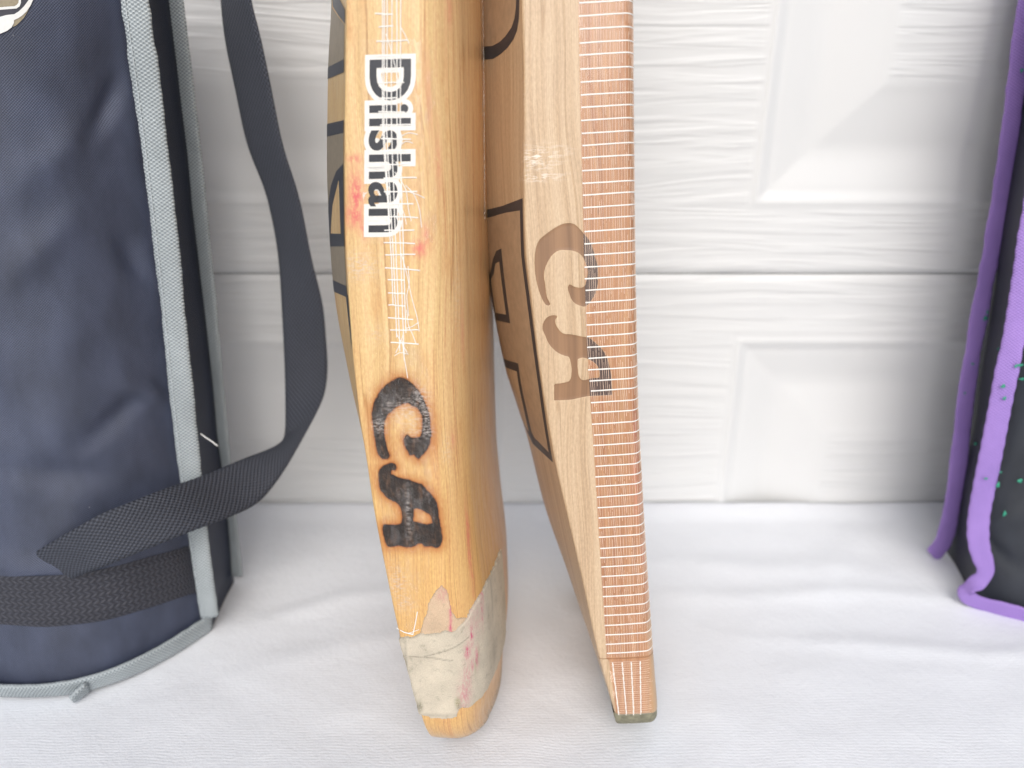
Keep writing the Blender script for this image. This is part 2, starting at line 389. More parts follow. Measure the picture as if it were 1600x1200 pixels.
M_nylon = weave('navy_nylon', (.070, .085, .138), (.026, .032, .058), 1.0, 1.0, .00018, .42, var=.5, spec=.5)
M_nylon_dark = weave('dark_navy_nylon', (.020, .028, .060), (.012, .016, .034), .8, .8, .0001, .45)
M_bind = weave('grey_binding', (.49, .54, .56), (.19, .22, .24), 1.5, 2.1, .0005, .7, var=.25)
M_web = weave('charcoal_webbing', (.060, .067, .090), (.012, .015, .024), 2.3, 1.9, .0006, .6, mode='plain')
M_band = weave('charcoal_band', (.048, .050, .066), (.020, .021, .030), 2.2, 1.7, .0004, .6, mode='chevron')
M_strapd = weave('navy_webbing', (.016, .020, .036), (.008, .010, .018), 2.4, 1.6, .0003, .6)
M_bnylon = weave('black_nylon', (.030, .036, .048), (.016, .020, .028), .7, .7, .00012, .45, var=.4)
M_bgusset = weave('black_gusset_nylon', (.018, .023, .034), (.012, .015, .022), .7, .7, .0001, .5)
M_purple = weave('purple_binding', (.40, .26, .66), (.24, .14, .45), 1.4, 2.0, .0003, .7, var=.2)
M_green = plain('green_paint', (.03, .30, .19), .5, .3, 900)
M_tan = plain('tan_badge', (.33, .28, .19), .5, .15, 900)
M_stitch = plain('grey_stitching', (.50, .55, .58), .6, .05)
M_badge_white = plain('white_print', (.82, .82, .80), .5, .04, 900)
M_badge_dark = plain('charcoal_print', (.05, .05, .065), .5, .1, 900)
M_door = door_paint(); M_cloth = cloth_mat()
M_gap = plain('door_gasket', (.55, .55, .54), .7, .1)
# ------------------------------------------------------------------ garage door
DOOR_Y = .418
gv = [(-4, -5, -.006), (4, -5, -.006), (4, .46, -.006), (-4, .46, -.006)]
tag(obj('ground', gv, [(0, 1, 2, 3)], plain('concrete', (.38, .375, .36), .85, .12, 60, .3)), kind='structure')
def axis(lo, hi, vis0, vis1, fine, coarse, brk):
    a = list(np.arange(lo, vis0, coarse))+list(np.arange(vis0, vis1, fine))+list(np.arange(vis1, hi+1e-6, coarse))
    a = [x for x in a if min(abs(x-b) for b in brk) > fine*.45]+list(brk)
    return np.array(sorted(a))
PANELS_X = [(-.4640, -.0040), (.1285, .5885)]
PROF = ([-.0015, 0, .0020, .0045, .0075, .0105, .024, .0285, .0315, .056, .0605, .064, .30],
        [0, .0006, .0016, -.0002, -.0022, -.0026, -.0062, -.0068, -.0066, -.0016, -.0002, 0, 0])
def door_section(root, z0, z1, pz0, pz1, label):
    X = axis(-1.1, 1.2, -.36, .42, .0016, .02, [-1.1, 1.2]+[b for p in PANELS_X for b in p])
    Z = axis(z0, z1, max(z0, -.02), min(z1, .30), .0016, .02, [z0, z1, pz0, pz1])
    XX, ZZ = np.meshgrid(X, Z)
    D = np.full(XX.shape, -1.0)
    for x0, x1 in PANELS_X:
        D = np.maximum(D, np.minimum(np.minimum(XX-x0, x1-XX), np.minimum(ZZ-pz0, pz1-ZZ)))
    dep = .72*np.interp(np.clip(D, -.0015, .29), *PROF)
    grain = np.clip(smooth(D, .0, -.004)+smooth(D, .060, .066), 0, 1)
    # rolled edges where two sections meet
    roll = -.0022*(1-smooth(np.minimum(ZZ-z0, z1-ZZ), 0, .0026))
    Y = DOOR_Y-(dep+roll)
    V = np.stack([XX, Y, ZZ], -1).reshape(-1, 3)
    F = grid_faces(len(Z), len(X))
    cx = V[F].mean(1)
    which = np.full(len(F), -1)
    for k, (x0, x1) in enumerate(PANELS_X):
        which[(cx[:, 0] > x0) & (cx[:, 0] < x1) & (cx[:, 2] > pz0) & (cx[:, 2] < pz1)] = k
    def piece(name, sel, parent):
        f = F[sel]; used = np.unique(f); remap = np.full(len(V), -1); remap[used] = np.arange(len(used))
        return obj(name, V[used], remap[f], M_door, parent, attrs={'grain': grain.ravel()[used]})
    sec = piece('door_section', which == -1, root)
    for k in range(len(PANELS_X)): piece('raised_panel', which == k, sec)
    return sec
door = thing('garage_door', (0, DOOR_Y, 0), 'white garage door with raised rectangular panels and embossed wood grain', 'garage door')
door_section(door, -.045, .1462, -.26, .1096, '')
door_section(door, .1470, .62, .1842, .585, '')
bx = np.array([[-1.1, DOOR_Y+.0035, .143], [1.2, DOOR_Y+.0035, .143], [1.2, DOOR_Y+.0035, .150], [-1.1, DOOR_Y+.0035, .150]])
obj('section_gasket', np.concatenate([bx, bx+[0, .004, 0]]), [(0, 1, 2, 3), (7, 6, 5, 4), (0, 4, 5, 1), (3, 2, 6, 7)], M_gap, door, False)

# ------------------------------------------------------------------ white cloth
def ridge(X, Y, pts, w, h):
    d = np.full(X.shape, 1e9); al = np.zeros(X.shape); n = len(pts)-1
    for i in range(n):
        ax, ay = pts[i]; bx_, by_ = pts[i+1]; dx, dy = bx_-ax, by_-ay
        u = np.clip(((X-ax)*dx+(Y-ay)*dy)/(dx*dx+dy*dy), 0, 1); q = np.hypot(X-ax-u*dx, Y-ay-u*dy)
        al = np.where(q < d, (i+u)/n, al); d = np.minimum(d, q)
    return h*np.exp(-(d/w)**2)*np.sin(np.pi*np.clip(al, .03, .97))**.7
cxs = np.concatenate([np.arange(-.80, -.36, .02), np.arange(-.36, .40, .0032), np.arange(.40, .84, .02)])
cys = np.concatenate([np.arange(-.40, .12, .02), np.arange(.12, .4165, .0032), [.4165]])
CX, CY = np.meshgrid(cxs, cys)
flat = np.stack([CX.ravel(), CY.ravel(), 0*CX.ravel()], -1)
CZ = (.0007*vnoise(flat*[1, 1.6, 1], 13, 1)+.0006*vnoise(flat*[1, 1.4, 1], 34, 2)+.00022*vnoise(flat, 95, 3)).reshape(CX.shape)
for pts, w, h in [([(.07, .330), (.12, .327), (.18, .331), (.26, .322)], .006, .0022),
                  ([(.10, .297), (.16, .292), (.22, .284), (.30, .288)], .005, .0020),
                  ([(.06, .366), (.13, .352), (.22, .350)], .010, .0024),
                  ([(-.13, .305), (-.09, .325), (-.05, .335)], .006, .0020),
                  ([(-.12, .275), (-.08, .292), (-.03, .300)], .007, .0014),
                  ([(.015, .345), (.03, .315), (.05, .300)], .006, .0018),
                  ([(.075, .205), (.085, .255), (.08, .30)], .010, .0016),
                  ([(-.02, .375), (.0, .33), (.01, .30)], .007, .0014),
                  ([(.20, .38), (.17, .345), (.15, .315)], .008, .0014)]:
    CZ += ridge(CX, CY, pts, w, h*.62)
CZ -= .0012
edge = smooth(CY, .398, .4165)
CZ += edge*.0032*(.6+.6*np.interp(CX, np.linspace(-.8, .84, 30), rng.random(30)))
V = np.stack([CX, CY, CZ], -1).reshape(-1, 3)
F = grid_faces(len(cys), len(cxs))
cl = obj('white_cloth', V, F, M_cloth)
tag(cl, 'soft white cloth spread on the ground in front of the garage door', 'cloth')
so = cl.modifiers.new('thickness', 'SOLIDIFY'); so.thickness = .0015; so.offset = -1
# ------------------------------------------------------------------ cricket bats
CA_L = [[(109.5,-20.5),(111.0,-21.8),(114.5,-22.5),(118.5,-23.0),(122.0,-23.2),(125.5,-23.2),(128.5,-22.5),(131.5,-21.0),(134.0,-19.0),(135.0,-17.8),(136.5,-15.8),(137.5,-13.5),(137.0,-11.2),(135.5,-9.2),(133.5,-7.5),(131.0,-6.0),(128.5,-5.0),(125.5,-4.0),(122.0,-3.8),(118.5,-3.5),(115.5,-4.0),(113.5,-4.8),(111.5,-6.2),(109.5,-8.2),(111.0,-9.5),(111.0,-11.0),(113.0,-12.0),(115.0,-12.8),(117.0,-12.5),(118.0,-11.5),(117.0,-10.2),(117.0,-8.5),(117.5,-7.0),(119.5,-6.5),(122.0,-6.2),(125.0,-6.5),(127.0,-7.5),(128.0,-9.2),(129.0,-11.2),(128.5,-13.2),(127.5,-15.2),(126.0,-16.8),(124.5,-18.2),(122.5,-19.2),(120.0,-19.5),(117.5,-19.5),(115.0,-19.0),(112.0,-18.5),(110.5,-17.8),(109.5,-18.8)],[(107.5,-16.2),(106.5,-15.8),(105.5,-16.2),(105.5,-17.5),(104.0,-17.8),(103.5,-16.8),(102.5,-14.2),(102.0,-11.5),(101.0,-9.0),(100.5,-7.2),(98.5,-5.8),(96.5,-3.8),(94.0,-2.5),(91.0,-2.0),(88.0,-1.8),(84.0,-1.2),(80.5,-1.0),(78.5,-1.5),(77.5,-2.5),(78.0,-5.0),(78.0,-7.0),(79.0,-7.8),(79.0,-9.2),(78.0,-10.8),(77.5,-13.5),(78.0,-16.2),(77.5,-18.5),(77.5,-20.2),(79.5,-21.0),(82.0,-21.5),(85.0,-21.5),(85.5,-20.8),(85.5,-17.5),(86.0,-15.2),(87.5,-14.5),(90.0,-14.5),(92.5,-15.0),(93.5,-16.0),(94.5,-17.8),(95.5,-19.5),(97.0,-20.8),(99.0,-22.0),(101.5,-22.2),(104.5,-22.0),(106.5,-20.8),(107.5,-18.8),(108.0,-17.2)],[(91.5,-10.5),(92.0,-9.2),(91.5,-7.8),(90.5,-6.0),(89.5,-4.8),(88.0,-4.2),(86.5,-4.0),(86.0,-6.0),(86.5,-8.5),(87.0,-10.5),(87.5,-11.0),(89.0,-10.5)]]
CA_R = [[(165.0,-28.0),(168.0,-29.8),(171.5,-30.8),(176.0,-31.5),(181.0,-31.5),(185.0,-30.8),(187.5,-29.5),(189.5,-26.8),(191.5,-23.5),(192.5,-20.2),(192.0,-17.5),(190.0,-15.5),(188.0,-13.8),(185.5,-12.2),(181.5,-11.0),(178.0,-10.2),(174.0,-10.0),(170.0,-10.5),(167.0,-11.8),(165.5,-13.0),(164.0,-14.5),(164.5,-17.0),(166.0,-19.0),(168.5,-20.0),(171.0,-20.5),(172.0,-19.8),(171.0,-18.2),(170.5,-16.2),(171.0,-14.8),(173.0,-14.0),(176.0,-13.5),(179.0,-14.2),(181.5,-15.5),(183.0,-17.8),(183.5,-20.5),(183.5,-23.2),(182.0,-25.5),(179.0,-27.5),(176.0,-28.5),(172.0,-28.2),(168.0,-27.8),(165.0,-26.5)],[(161.0,-24.0),(160.0,-25.2),(158.5,-25.2),(156.5,-24.2),(155.0,-22.8),(154.5,-20.0),(153.5,-16.0),(153.0,-13.8),(151.0,-11.5),(149.0,-9.5),(146.0,-7.8),(142.5,-6.8),(138.5,-6.2),(132.0,-6.0),(132.0,-9.8),(132.0,-14.5),(131.5,-17.8),(131.0,-21.2),(131.0,-26.8),(137.0,-26.5),(137.5,-22.2),(138.0,-21.0),(141.5,-20.2),(145.0,-20.5),(146.5,-21.0),(147.0,-22.5),(148.5,-25.2),(151.5,-27.8),(154.5,-29.0),(157.0,-29.8),(159.5,-29.2),(161.0,-27.8),(161.5,-25.8)],[(145.5,-18.0),(146.0,-16.2),(145.0,-13.5),(143.0,-11.2),(141.0,-10.5),(138.5,-10.5),(138.5,-13.0),(138.0,-16.5),(139.0,-17.5),(142.0,-18.0)]]
def soft(poly, n=6):
    """closed outline smoothed through its points, sharp corners kept"""
    p = np.asarray(poly, float); a, b = np.roll(p, 1, 0), np.roll(p, -1, 0)
    d0, d1 = p-a, b-p; l0 = np.linalg.norm(d0, axis=1); l1 = np.linalg.norm(d1, axis=1)
    cosv = (d0*d1).sum(1)/(l0*l1+1e-9); t = (d0/l0[:, None]+d1/l1[:, None])/2*(cosv > .45)[:, None]; out = []
    for k in range(len(p)):
        q, m0, m1, L = np.roll(p, -1, 0)[k], t[k], t[(k+1) % len(p)], l1[k]
        for u in np.arange(n)/n:
            out.append((2*u**3-3*u**2+1)*p[k]+(u**3-2*u**2+u)*L*m0+(-2*u**3+3*u**2)*q+(u**3-u**2)*L*m1)
    return np.array(out)
CA_L = [soft(p, 2) for p in CA_L]; CA_R = [soft(p, 4) for p in CA_R]
TAPE_L = [(-6,-6.8),(4,-7.4),(27,-9.6),(28,-10.6),(34,-10.7),(64,-11.7),(90,-12.6),(108,-13.1),(133,-14.0),(154,-14.6),(183,-14.6),(225,-14.4),(264,-14.0),(330,-14),(480,-14)]
def tape_left(s): return np.interp(s, [p[0] for p in TAPE_L], [p[1] for p in TAPE_L])
def blobs(S, V, lst):
    o = np.zeros(S.shape)
    for s, v, rs, rv, k in lst: o = np.maximum(o, k*np.exp(-((S-s)/rs)**2-((V-v)/rv)**2))
    return o
def blade(B, mat, parent, ca, pink, white, smin=None, carve=.35):
    s0 = B.smin
    a = np.linspace(0, math.pi/2, 26)
    S = np.concatenate([s0+B.R*(1-np.cos(a)), np.arange(s0+B.R+.6, 285, .6), np.arange(286, 452, 6), np.linspace(454, 492, 10)])
    nb, ne, nc, nf = 40, 76, 30, 30
    t, e, v = B.section(S, nb, ne, nc, nf)
    sh = 1-smooth(S, 452, 492)*.66
    e = -HW+(e+HW)*sh[:, None]
    near = B.pos(S[:, None], t, e)
    SS = np.repeat(S[:, None], t.shape[1], 1)
    attr = {'ca': np.clip(sdf(SS, v, ca), -9, 9)}
    near += (B.E*(-carve/1000))[None, None, :]*smooth(-attr['ca'], -.1, .5)[..., None]
    attr['pink'] = blobs(SS, v, pink); attr['white'] = blobs(SS, v, white)
    attr['tv'] = v-tape_left(SS)
    idx = np.unique(np.concatenate([np.arange(t.shape[1]-2, t.shape[1]-nf, -4), np.arange(t.shape[1]-nf, nb, -8), np.arange(nb, 0, -5)]))[::-1]
    far = B.pos(S[:, None], t[:, idx], -2*HW-e[:, idx])
    P = np.concatenate([near, far], 1); nr, ncl = P.shape[:2]
    V = np.concatenate([v, 300-v[:, idx]], 1)
    sv = np.stack([np.repeat(S[:, None], ncl, 1), V, 0*V], -1).reshape(-1, 3)
    at = {k: np.concatenate([x, np.full((nr, len(idx)), {'ca': 9., 'tv': -9.}.get(k, 0.))], 1).ravel() for k, x in attr.items()}
    F = grid_faces(nr, ncl, 0, True).tolist()
    verts = P.reshape(-1, 3)
    # close both ends with a fan
    c0, c1 = P[0].mean(0), P[-1].mean(0); n0 = len(verts)
    verts = np.concatenate([verts, [c0, c1]])
    F += [(n0, (j+1) % ncl, j) for j in range(ncl)]
    F += [(n0+1, (nr-1)*ncl+j, (nr-1)*ncl+(j+1) % ncl) for j in range(ncl)]
    sv = np.concatenate([sv, [[S[0], 0, 0], [S[-1], 0, 0]]])
    at = {k: np.concatenate([x, [9. if k == 'ca' else 0.]*2]) for k, x in at.items()}
    at['sv'] = sv
    return obj('blade', verts, F, mat, parent, attrs=at)
def decal(B, name, polys, mat, parent, off, maxlen=2.0):
    """flat print or foil laid on the blade; polys = [outer, hole, ...] in (s, v) mm"""
    vs = [Vector((p[0], p[1], 0)) for pl in polys for p in pl]
    tris = tessellate_polygon([[Vector((p[0], p[1], 0)) for p in pl] for pl in polys])
    return decal_mesh(B, name, vs, tris, mat, parent, off, maxlen)
def decal_mesh(B, name, vs, tris, mat, parent, off, maxlen=2.0):
    bm = bmesh.new(); bv = [bm.verts.new(v) for v in vs]
    for f in tris:
        try: bm.faces.new([bv[i] for i in f])
        except ValueError: pass
    for _ in range(7):
        es = [e for e in bm.edges if e.calc_length() > maxlen]
        if not es: break
        bmesh.ops.subdivide_edges(bm, edges=es, cuts=1, use_grid_fill=False)
        bmesh.ops.triangulate(bm, faces=[f for f in bm.faces if len(f.verts) > 3])
    bm.verts.index_update()
    q = np.array([v.co[:] for v in bm.verts]); F = [[v.index for v in f.verts] for f in bm.faces]; bm.free()
    P = B.on(q[:, 0], q[:, 1], np.full(len(q), float(off)))
    F = orient(P, F, B)
    z = np.zeros(len(q))
    return obj(name, P, F, mat, parent, attrs={'sv': q, 'ca': z+9, 'pink': z, 'white': z, 'tv': z-9})
def orient(P, F, B):
    out = []
    for f in F:
        a, b, c = P[f[0]], P[f[1]], P[f[2]]
        n = np.cross(b-a, c-a); view = P[f[0]]-np.array([0, 0, .25])
        out.append(f if n@view < 0 else f[::-1])
    return out
def threads(B, name, lines, mat, parent, off=.1):
    """raised threads lying on the blade: lines = [(pts (n,2) in s,v mm, width mm, height mm)]"""
    V, F = [], []
    for pts, w, h in lines:
        p = np.asarray(pts, float); d = np.gradient(p, axis=0); d /= np.linalg.norm(d, axis=1, keepdims=True)+1e-9
        nrm = np.stack([-d[:, 1], d[:, 0]], 1); w = np.broadcast_to(w, len(p))[:, None]
        rows = []
        for k, hh in ((-.5, 0), (-.3, .8), (0, 1), (.3, .8), (.5, 0)):
            q = p+nrm*w*k; rows.append(B.on(q[:, 0], q[:, 1], np.full(len(q), off+hh*h)))
        o = sum(len(x) for x in V); V.append(np.stack(rows, 1).reshape(-1, 3)); F += grid_faces(len(p), 5, o).tolist()
    V = np.concatenate(V)
    return tag(obj(name, V, F, mat, parent), kind='stuff')
def shell(B, name, poly, mat, parent, s0, s1, v0, v1, step, lift, fade, extra=None, rough_edge=.35):
    """a skin of cloth glued over the blade, its rim sinking to the wood"""
    S, V = np.meshgrid(np.arange(s0, s1, step), np.arange(v0, v1, step), indexing='ij')
    pt = np.stack([S.ravel(), V.ravel(), 0*S.ravel()], -1)
    jag = (vnoise(pt, .35, 5)*rough_edge+vnoise(pt, 1.1, 6)*rough_edge*.6).reshape(S.shape)
    d = -sdf(S, V, [poly])+jag
    wr = (vnoise(pt*[1, .5, 1], .22, 8)*.16+vnoise(pt*[1.6, .6, 1], .5, 4)*.09+vnoise(pt, .9, 9)*.06).reshape(S.shape)
    off = np.where(d < 0, -.25, lift*smooth(d, 0, fade)+wr*smooth(d, 0, 1.5)+.03)
    at = {'edge': np.clip(1-np.abs(d)/.45, 0, 1)*.8, 'pink': 0*S, 'green': 0*S}
    if extra: extra(S, V, off, at)
    P = B.on(S, V, off).reshape(-1, 3)
    F = grid_faces(*S.shape); dm = d.ravel()[F].max(1); F = F[dm > -.12]
    used = np.unique(F); rm = np.full(len(P), -1); rm[used] = np.arange(len(used))
    at = {k: x.ravel()[used] for k, x in at.items()}; at['sv'] = pt[used]
    F2 = orient(P[used], rm[F].tolist(), B)
    return obj(name, P[used], F2, mat, parent, attrs=at)
def handle(B, parent):
    tm = float(B.g('tb', 470)+B.g('tf', 470))/2
    prof = [(470, 15), (500, 17.5), (504, 18.5)]+[(506+6*i+k, 17.2+(.9 if k in (2, 4) else 0)) for i in range(28) for k in (0, 2, 4)]+[(676, 18.5), (682, 17), (684, 9), (684.5, .5)]
    n = 28; V = []
    for s, r in prof:
        for j in range(n):
            a = 2*math.pi*j/n; V.append(B.pos(np.array(s), np.array(tm+r*.92*math.cos(a)), np.array(-HW+r*math.sin(a))))
    V = np.array(V); F = grid_faces(len(prof), n, 0, True)
    obj('handle', V, F, M_grip, parent)
def text_outline(txt, offset):
    cu = bpy.data.curves.new('lettering', 'FONT'); cu.body = txt; cu.size = 1; cu.offset = offset; cu.resolution_u = 6; cu.fill_mode = 'FRONT'
    o = bpy.data.objects.new('lettering', cu); COL.objects.link(o)
    dg = bpy.context.evaluated_depsgraph_get(); me = bpy.data.meshes.new_from_object(o.evaluated_get(dg))
    vs = np.array([v.co[:] for v in me.vertices]); fs = [list(p.vertices) for p in me.polygons]
    bpy.data.objects.remove(o); bpy.data.curves.remove(cu); bpy.data.meshes.remove(me)
    return vs, fs

# ---- the older bat
LEFT.lut()
bl = thing('cricket_bat', tuple(LEFT.pos(np.array(LEFT.smin), np.array(0.), np.array(-HW))), 'worn orange cricket bat with a burnt brand mark, name sticker and cloth-taped toe', 'cricket bat')
L_PINK = [(196,-24.8,7,2.2,1.0),(190,-25.5,4,3,.9),(207,-24.8,1.4,2.4,.7),(186,-23,3,2,.6),(179.5,-5,2.5,2.5,.8),(183,-3,4,1.5,.5),(68,11.8,5,.5,.9),(77,11.2,12,.7,.8),(60,12.4,5,.4,.8),(84,12.4,10,.4,.6),(251,9,5,1.6,.4),(205,2,10,1.2,.35),(226,-.5,12,.9,.3),(115,5,3,1,.35),(150,13,10,1.4,.3)]
L_WHITE = [(131,-6.5,4.2,2.6,.7),(125,-4.8,5,1.6,.65),(119.5,-4.6,2.5,2,.7),(121,-21,3,2.6,.65),(126,-12,5,5.5,.5),(121,-8.5,5,3,.45),(128,-18,2,2,.5),(90,-12.4,9,1.0,.45),(174,-24.5,4.5,5,.55),(64,-17.5,7,4,.5),(56,-15.5,4,4,.4),(152,-20,3,4,.25),(112,2,5,2,.3),(165,10,14,3,.22)]  # pale scuffs and tape residue, plus film glare painted into the wood colour
blade(LEFT, MW_L, bl, CA_L, L_PINK, L_WHITE)
handle(LEFT, bl)
# name sticker: clear carrier, white surround, black letters reading down the edge
st = decal(LEFT, 'name_sticker', [[(241.7,-21.0),(181,-24.2),(181,-3.2),(241.4,-2.2)]], M_film, bl, .06, 3.0)
tag(st, 'clear name sticker lettered Dilshan in black with a white surround')
for nm, off_, mt, lift in (('letter_surround', .10, M_white, .12), ('lettering', .018, M_black, .18)):
    vs, fs = text_outline('Dilshan', off_)
    v0, f0 = text_outline('Dilshan', .018)
    x0, x1 = v0[:, 0].min(), v0[:, 0].max(); y0, y1 = 0.0, v0[v0[:, 0] < x0+.05*(x1-x0)][:, 1].max()
    q = []
    for x, y, _ in vs:
        a = (x-x0)/(x1-x0); s = 235.8+(184.6-235.8)*a
        vb = -18.0+(-21.0+18.0)*a; vt = -5.6+(-7.8+5.6)*a
        q.append(Vector((s, vb+(vt-vb)*(y-y0)/(y1-y0), 0)))
    decal_mesh(LEFT, nm, q, fs, mt, st, lift, 2.5)
# reinforcing threads left from an old strip of fibre tape
lines = []
def wob(n, a): return np.cumsum(rng.normal(0, a, n))*.35
for k, (vt, vm, vb, s_end) in enumerate([(-13.5,-15.2,-14.2,160),(-12.0,-13.8,-13.4,150),(-10.5,-12.2,-12.4,146),(-9.2,-10.8,-11.2,143),(-8.0,-9.6,-10.0,152),(-12.8,-14.5,-13.8,186)]):
    s = np.arange(292, s_end, -1.5); v = np.interp(s, [143, 177, 216, 252, 300], [vb-.2, vb, vm, vt, vt+.8])+wob(len(s), .05)
    lines.append((np.stack([s, v], 1), .34, .16))
s = 290.
while s > 148:
    l, r_ = -15.0-rng.random()*1.0-(.6 if s < 230 else 0), rng.choice([-8.0, -6.5, -5.2, -10.5])
    n = 12; v = np.linspace(l, r_, n); lines.append((np.stack([s+wob(n, .10)-.02*(v-l)**1.3*rng.choice([0, 0, 1.2]), v], 1), .40, .16))
    s -= 4.0+rng.normal(0, .18)
for pts in ([(243,-13),(240,-12),(234,-10.6),(228,-9.6)],[(245,-8.6),(243,-7.4),(240,-6.0)],[(203,-12),(200,-10),(197,-8.6),(192,-8.2),(188,-7.4)],[(199,-8.8),(196,-6.2),(191,-4.6),(186,-4.2)],
            [(197,-8),(196,-5),(195,-3)],[(193,-11),(190,-9.5),(187,-9)],[(178,-11),(172,-9.6),(164,-8.2),(157,-6.6),(153,-6.2)],[(156,-6.2),(154.5,-8.6),(154,-10.5)],
            [(160,-10),(155,-9.6),(152,-8.4),(149,-7.4)],[(152,-13.6),(149,-12),(146,-10.4)],[(146,-14.2),(149,-12.6),(152,-11.5)],[(150,-11.8),(146,-11.6),(141,-11.0),(137.5,-10.6)],[(145,-14.6),(146,-12.5),(145.5,-10)],
            [(174,-9),(169,-8.8),(164,-9.8),(158,-9.4)],[(210,-11),(212,-8),(211.5,-6)],[(213,-10.5),(214.5,-7),(214,-4.4)]):
    p = np.array(pts, float); u = np.linspace(0, 1, 16); q = np.stack([herm(u, np.linspace(0, 1, len(p)), p[:, i]) for i in (0, 1)], 1)
    lines.append((q, .26, .14))
decal(LEFT, 'face_film', [[(290, 46), (190, 50), (182, 64), (290, 64)]], M_face_film, bl, .35, 3.0)
threads(LEFT, 'frayed_tape_threads', lines, M_thread, bl, .2)
decal(LEFT, 'worn_edge_film', [[(238,-2.0),(182,-3.2),(180.5,.6),(239,2.0)]], M_film_worn, bl, .05, 3)
decal(LEFT, 'lower_edge_film', [[(150,-21.5),(135,-24.0),(100,-23.5),(70,-19.5),(46,-16.2),(45.5,-6),(62,-7),(100,-1.5),(134,-2.5),(149,-6)]], M_film_worn, bl, .10, 3)
# foil letters on the back
for nm, polys, mt, off in (
    ('back_letter', [[(270,-70),(260.5,-66.2),(247,-29.8),(236.5,-29.5),(236.5,-30.5),(239,-71),(246,-76),(270,-76)]], M_olive, .10),
    ('back_letter_border', [[(274,-66),(264,-66),(260,-62.5),(247,-28.4),(251,-28.2),(258.5,-44),(266,-60)]], M_slate, .16),
    ('back_letter_border', [[(242.5,-78),(237,-29.6),(233.2,-29.6),(238.5,-78)]], M_slate, .16),
    ('back_letter_border', [[(223,-80),(219,-29.8),(215.3,-30.5),(218.5,-80)]], M_slate, .16),
    ('back_letter', [[(219,-79),(215.8,-30.8),(164.5,-33.5),(162.5,-79)]], M_olive, .10),
    ('back_letter_border', [[(178.5,-79),(191.5,-78.5),(200.5,-63.5),(204.5,-48.5),(206,-31.5),(180.2,-31.8)], [(183.5,-71),(193.5,-61.5),(201.5,-42.5),(184,-40.5)]], M_slate, .18),
    ('letter_counter', [[(183.5,-71),(193.5,-61.5),(201.5,-42.5),(184,-40.5)]], MW_L, .14),
    ('back_letter_border', [[(166,-80),(167.2,-33.5),(163.6,-32.4),(161.5,-80)]], M_slate, .18),
    ('back_letter_border', [[(164,-37),(164.5,-31.8),(154.5,-30.4),(146.5,-30.6),(148.5,-32.0),(154.5,-33.6)]], M_slate, .16)):
    decal(LEFT, nm, polys, mt, bl, off)
# cloth tape round the toe
PATCH = [(43.5,-24),(41.8,-17.5),(44,-11.8),(45.5,-4.5),(45.8,1.5),(48.7,7.2),(52,11),(53.5,15),(54,20),(54,27),(53.5,36),(53,48),(53,70),(10,70),(9,48),(11,34),(13,20),(13.5,14),(12.8,9),(13.8,3.8),(11,2.4),(10.4,-3),(10.8,-7.5),(11.3,-11),(11.5,-22)]
FLARE = [(42,-10.5),(49,-9),(52.5,-7.4),(56.5,-6.4),(61,-4),(63.5,-1.7),(61,.4),(56,1.3),(53,1.8),(50,3.5),(49,7.5),(44,7),(40,2.2)]
SEAMS = [[(35.3,-19),(36,-8.8),(38.5,-.8),(41.5,8)],[(36,-8.8),(35.5,-3.8),(34.5,1.2)]]
def patch_extra(S, V, off, at):
    for pts in SEAMS:
        for (a, b), (c, d_) in zip(pts[:-1], pts[1:]):
            dx, dy = c-a, d_-b; u = np.clip(((S-a)*dx+(V-b)*dy)/(dx*dx+dy*dy), 0, 1); q = np.hypot(S-a-u*dx, V-b-u*dy)
            side = np.sign((S-a)*dy-(V-b)*dx)
            off += .16*np.exp(-(q/1.0)**2)*(side < 0)-.12*np.exp(-(q/.3)**2)
            at['edge'] = np.maximum(at['edge'], .75*np.exp(-(q/.22)**2))
    at['pink'][:] = blobs(S, V, [(41.5,9.2,4,.8,1),(36,7,3.2,1.2,.95),(32,11.5,4,1.2,.7),(30,9,3,.9,.6),(55,17.5,8,1.0,.55),(48,16,7,.8,.6),(20,5.5,6,2.5,.5),(26,6.5,6,2,.4),(46,12,6,5,.25)])
    at['green'][:] = blobs(S, V, [(17.5,2.6,1.8,1.0,.9),(33,12.6,3,.5,.5),(28,10.5,2.5,.5,.5),(16,-10.6,2.0,.8,.25)])
    at['edge'][:] = np.maximum(at['edge'], blobs(S, V, [(15.5,-10.9,2.2,1.1,.9),(15.5,3.2,1.6,1.0,.7),(12.5,-6,.8,6,.4),(31,-15.2,12,.5,.7),(47,30,9,1.2,.5),(22,30,8,3,.4)]))
shell(LEFT, 'toe_tape_underlayer', FLARE, M_flare, bl, 36, 66, -13, 10, .4, .18, .5, lambda S, V, off, at: at['pink'].__setitem__(slice(None), blobs(S, V, [(52,1.2,4,.5,1),(46.5,1.0,2.5,.6,1),(60,-1,3,2.5,.3)])), .25)
shell(LEFT, 'toe_tape', PATCH, M_patch, bl, 6, 78, -24, 68, .42, .75, .5, patch_extra, .8)
threads(LEFT, 'loose_toe_threads', [(np.array([(45.8,-18.6),(45.0,-15.5),(44.4,-12.2)]), .45, .2), (np.array([(44.4,-12.4),(48.5,-11.4),(53.5,-10.4)]), .35, .2), (np.array([(44.8,-14),(45.6,-12),(46.5,-10)]), .22, .15)], M_thread, bl, .45)

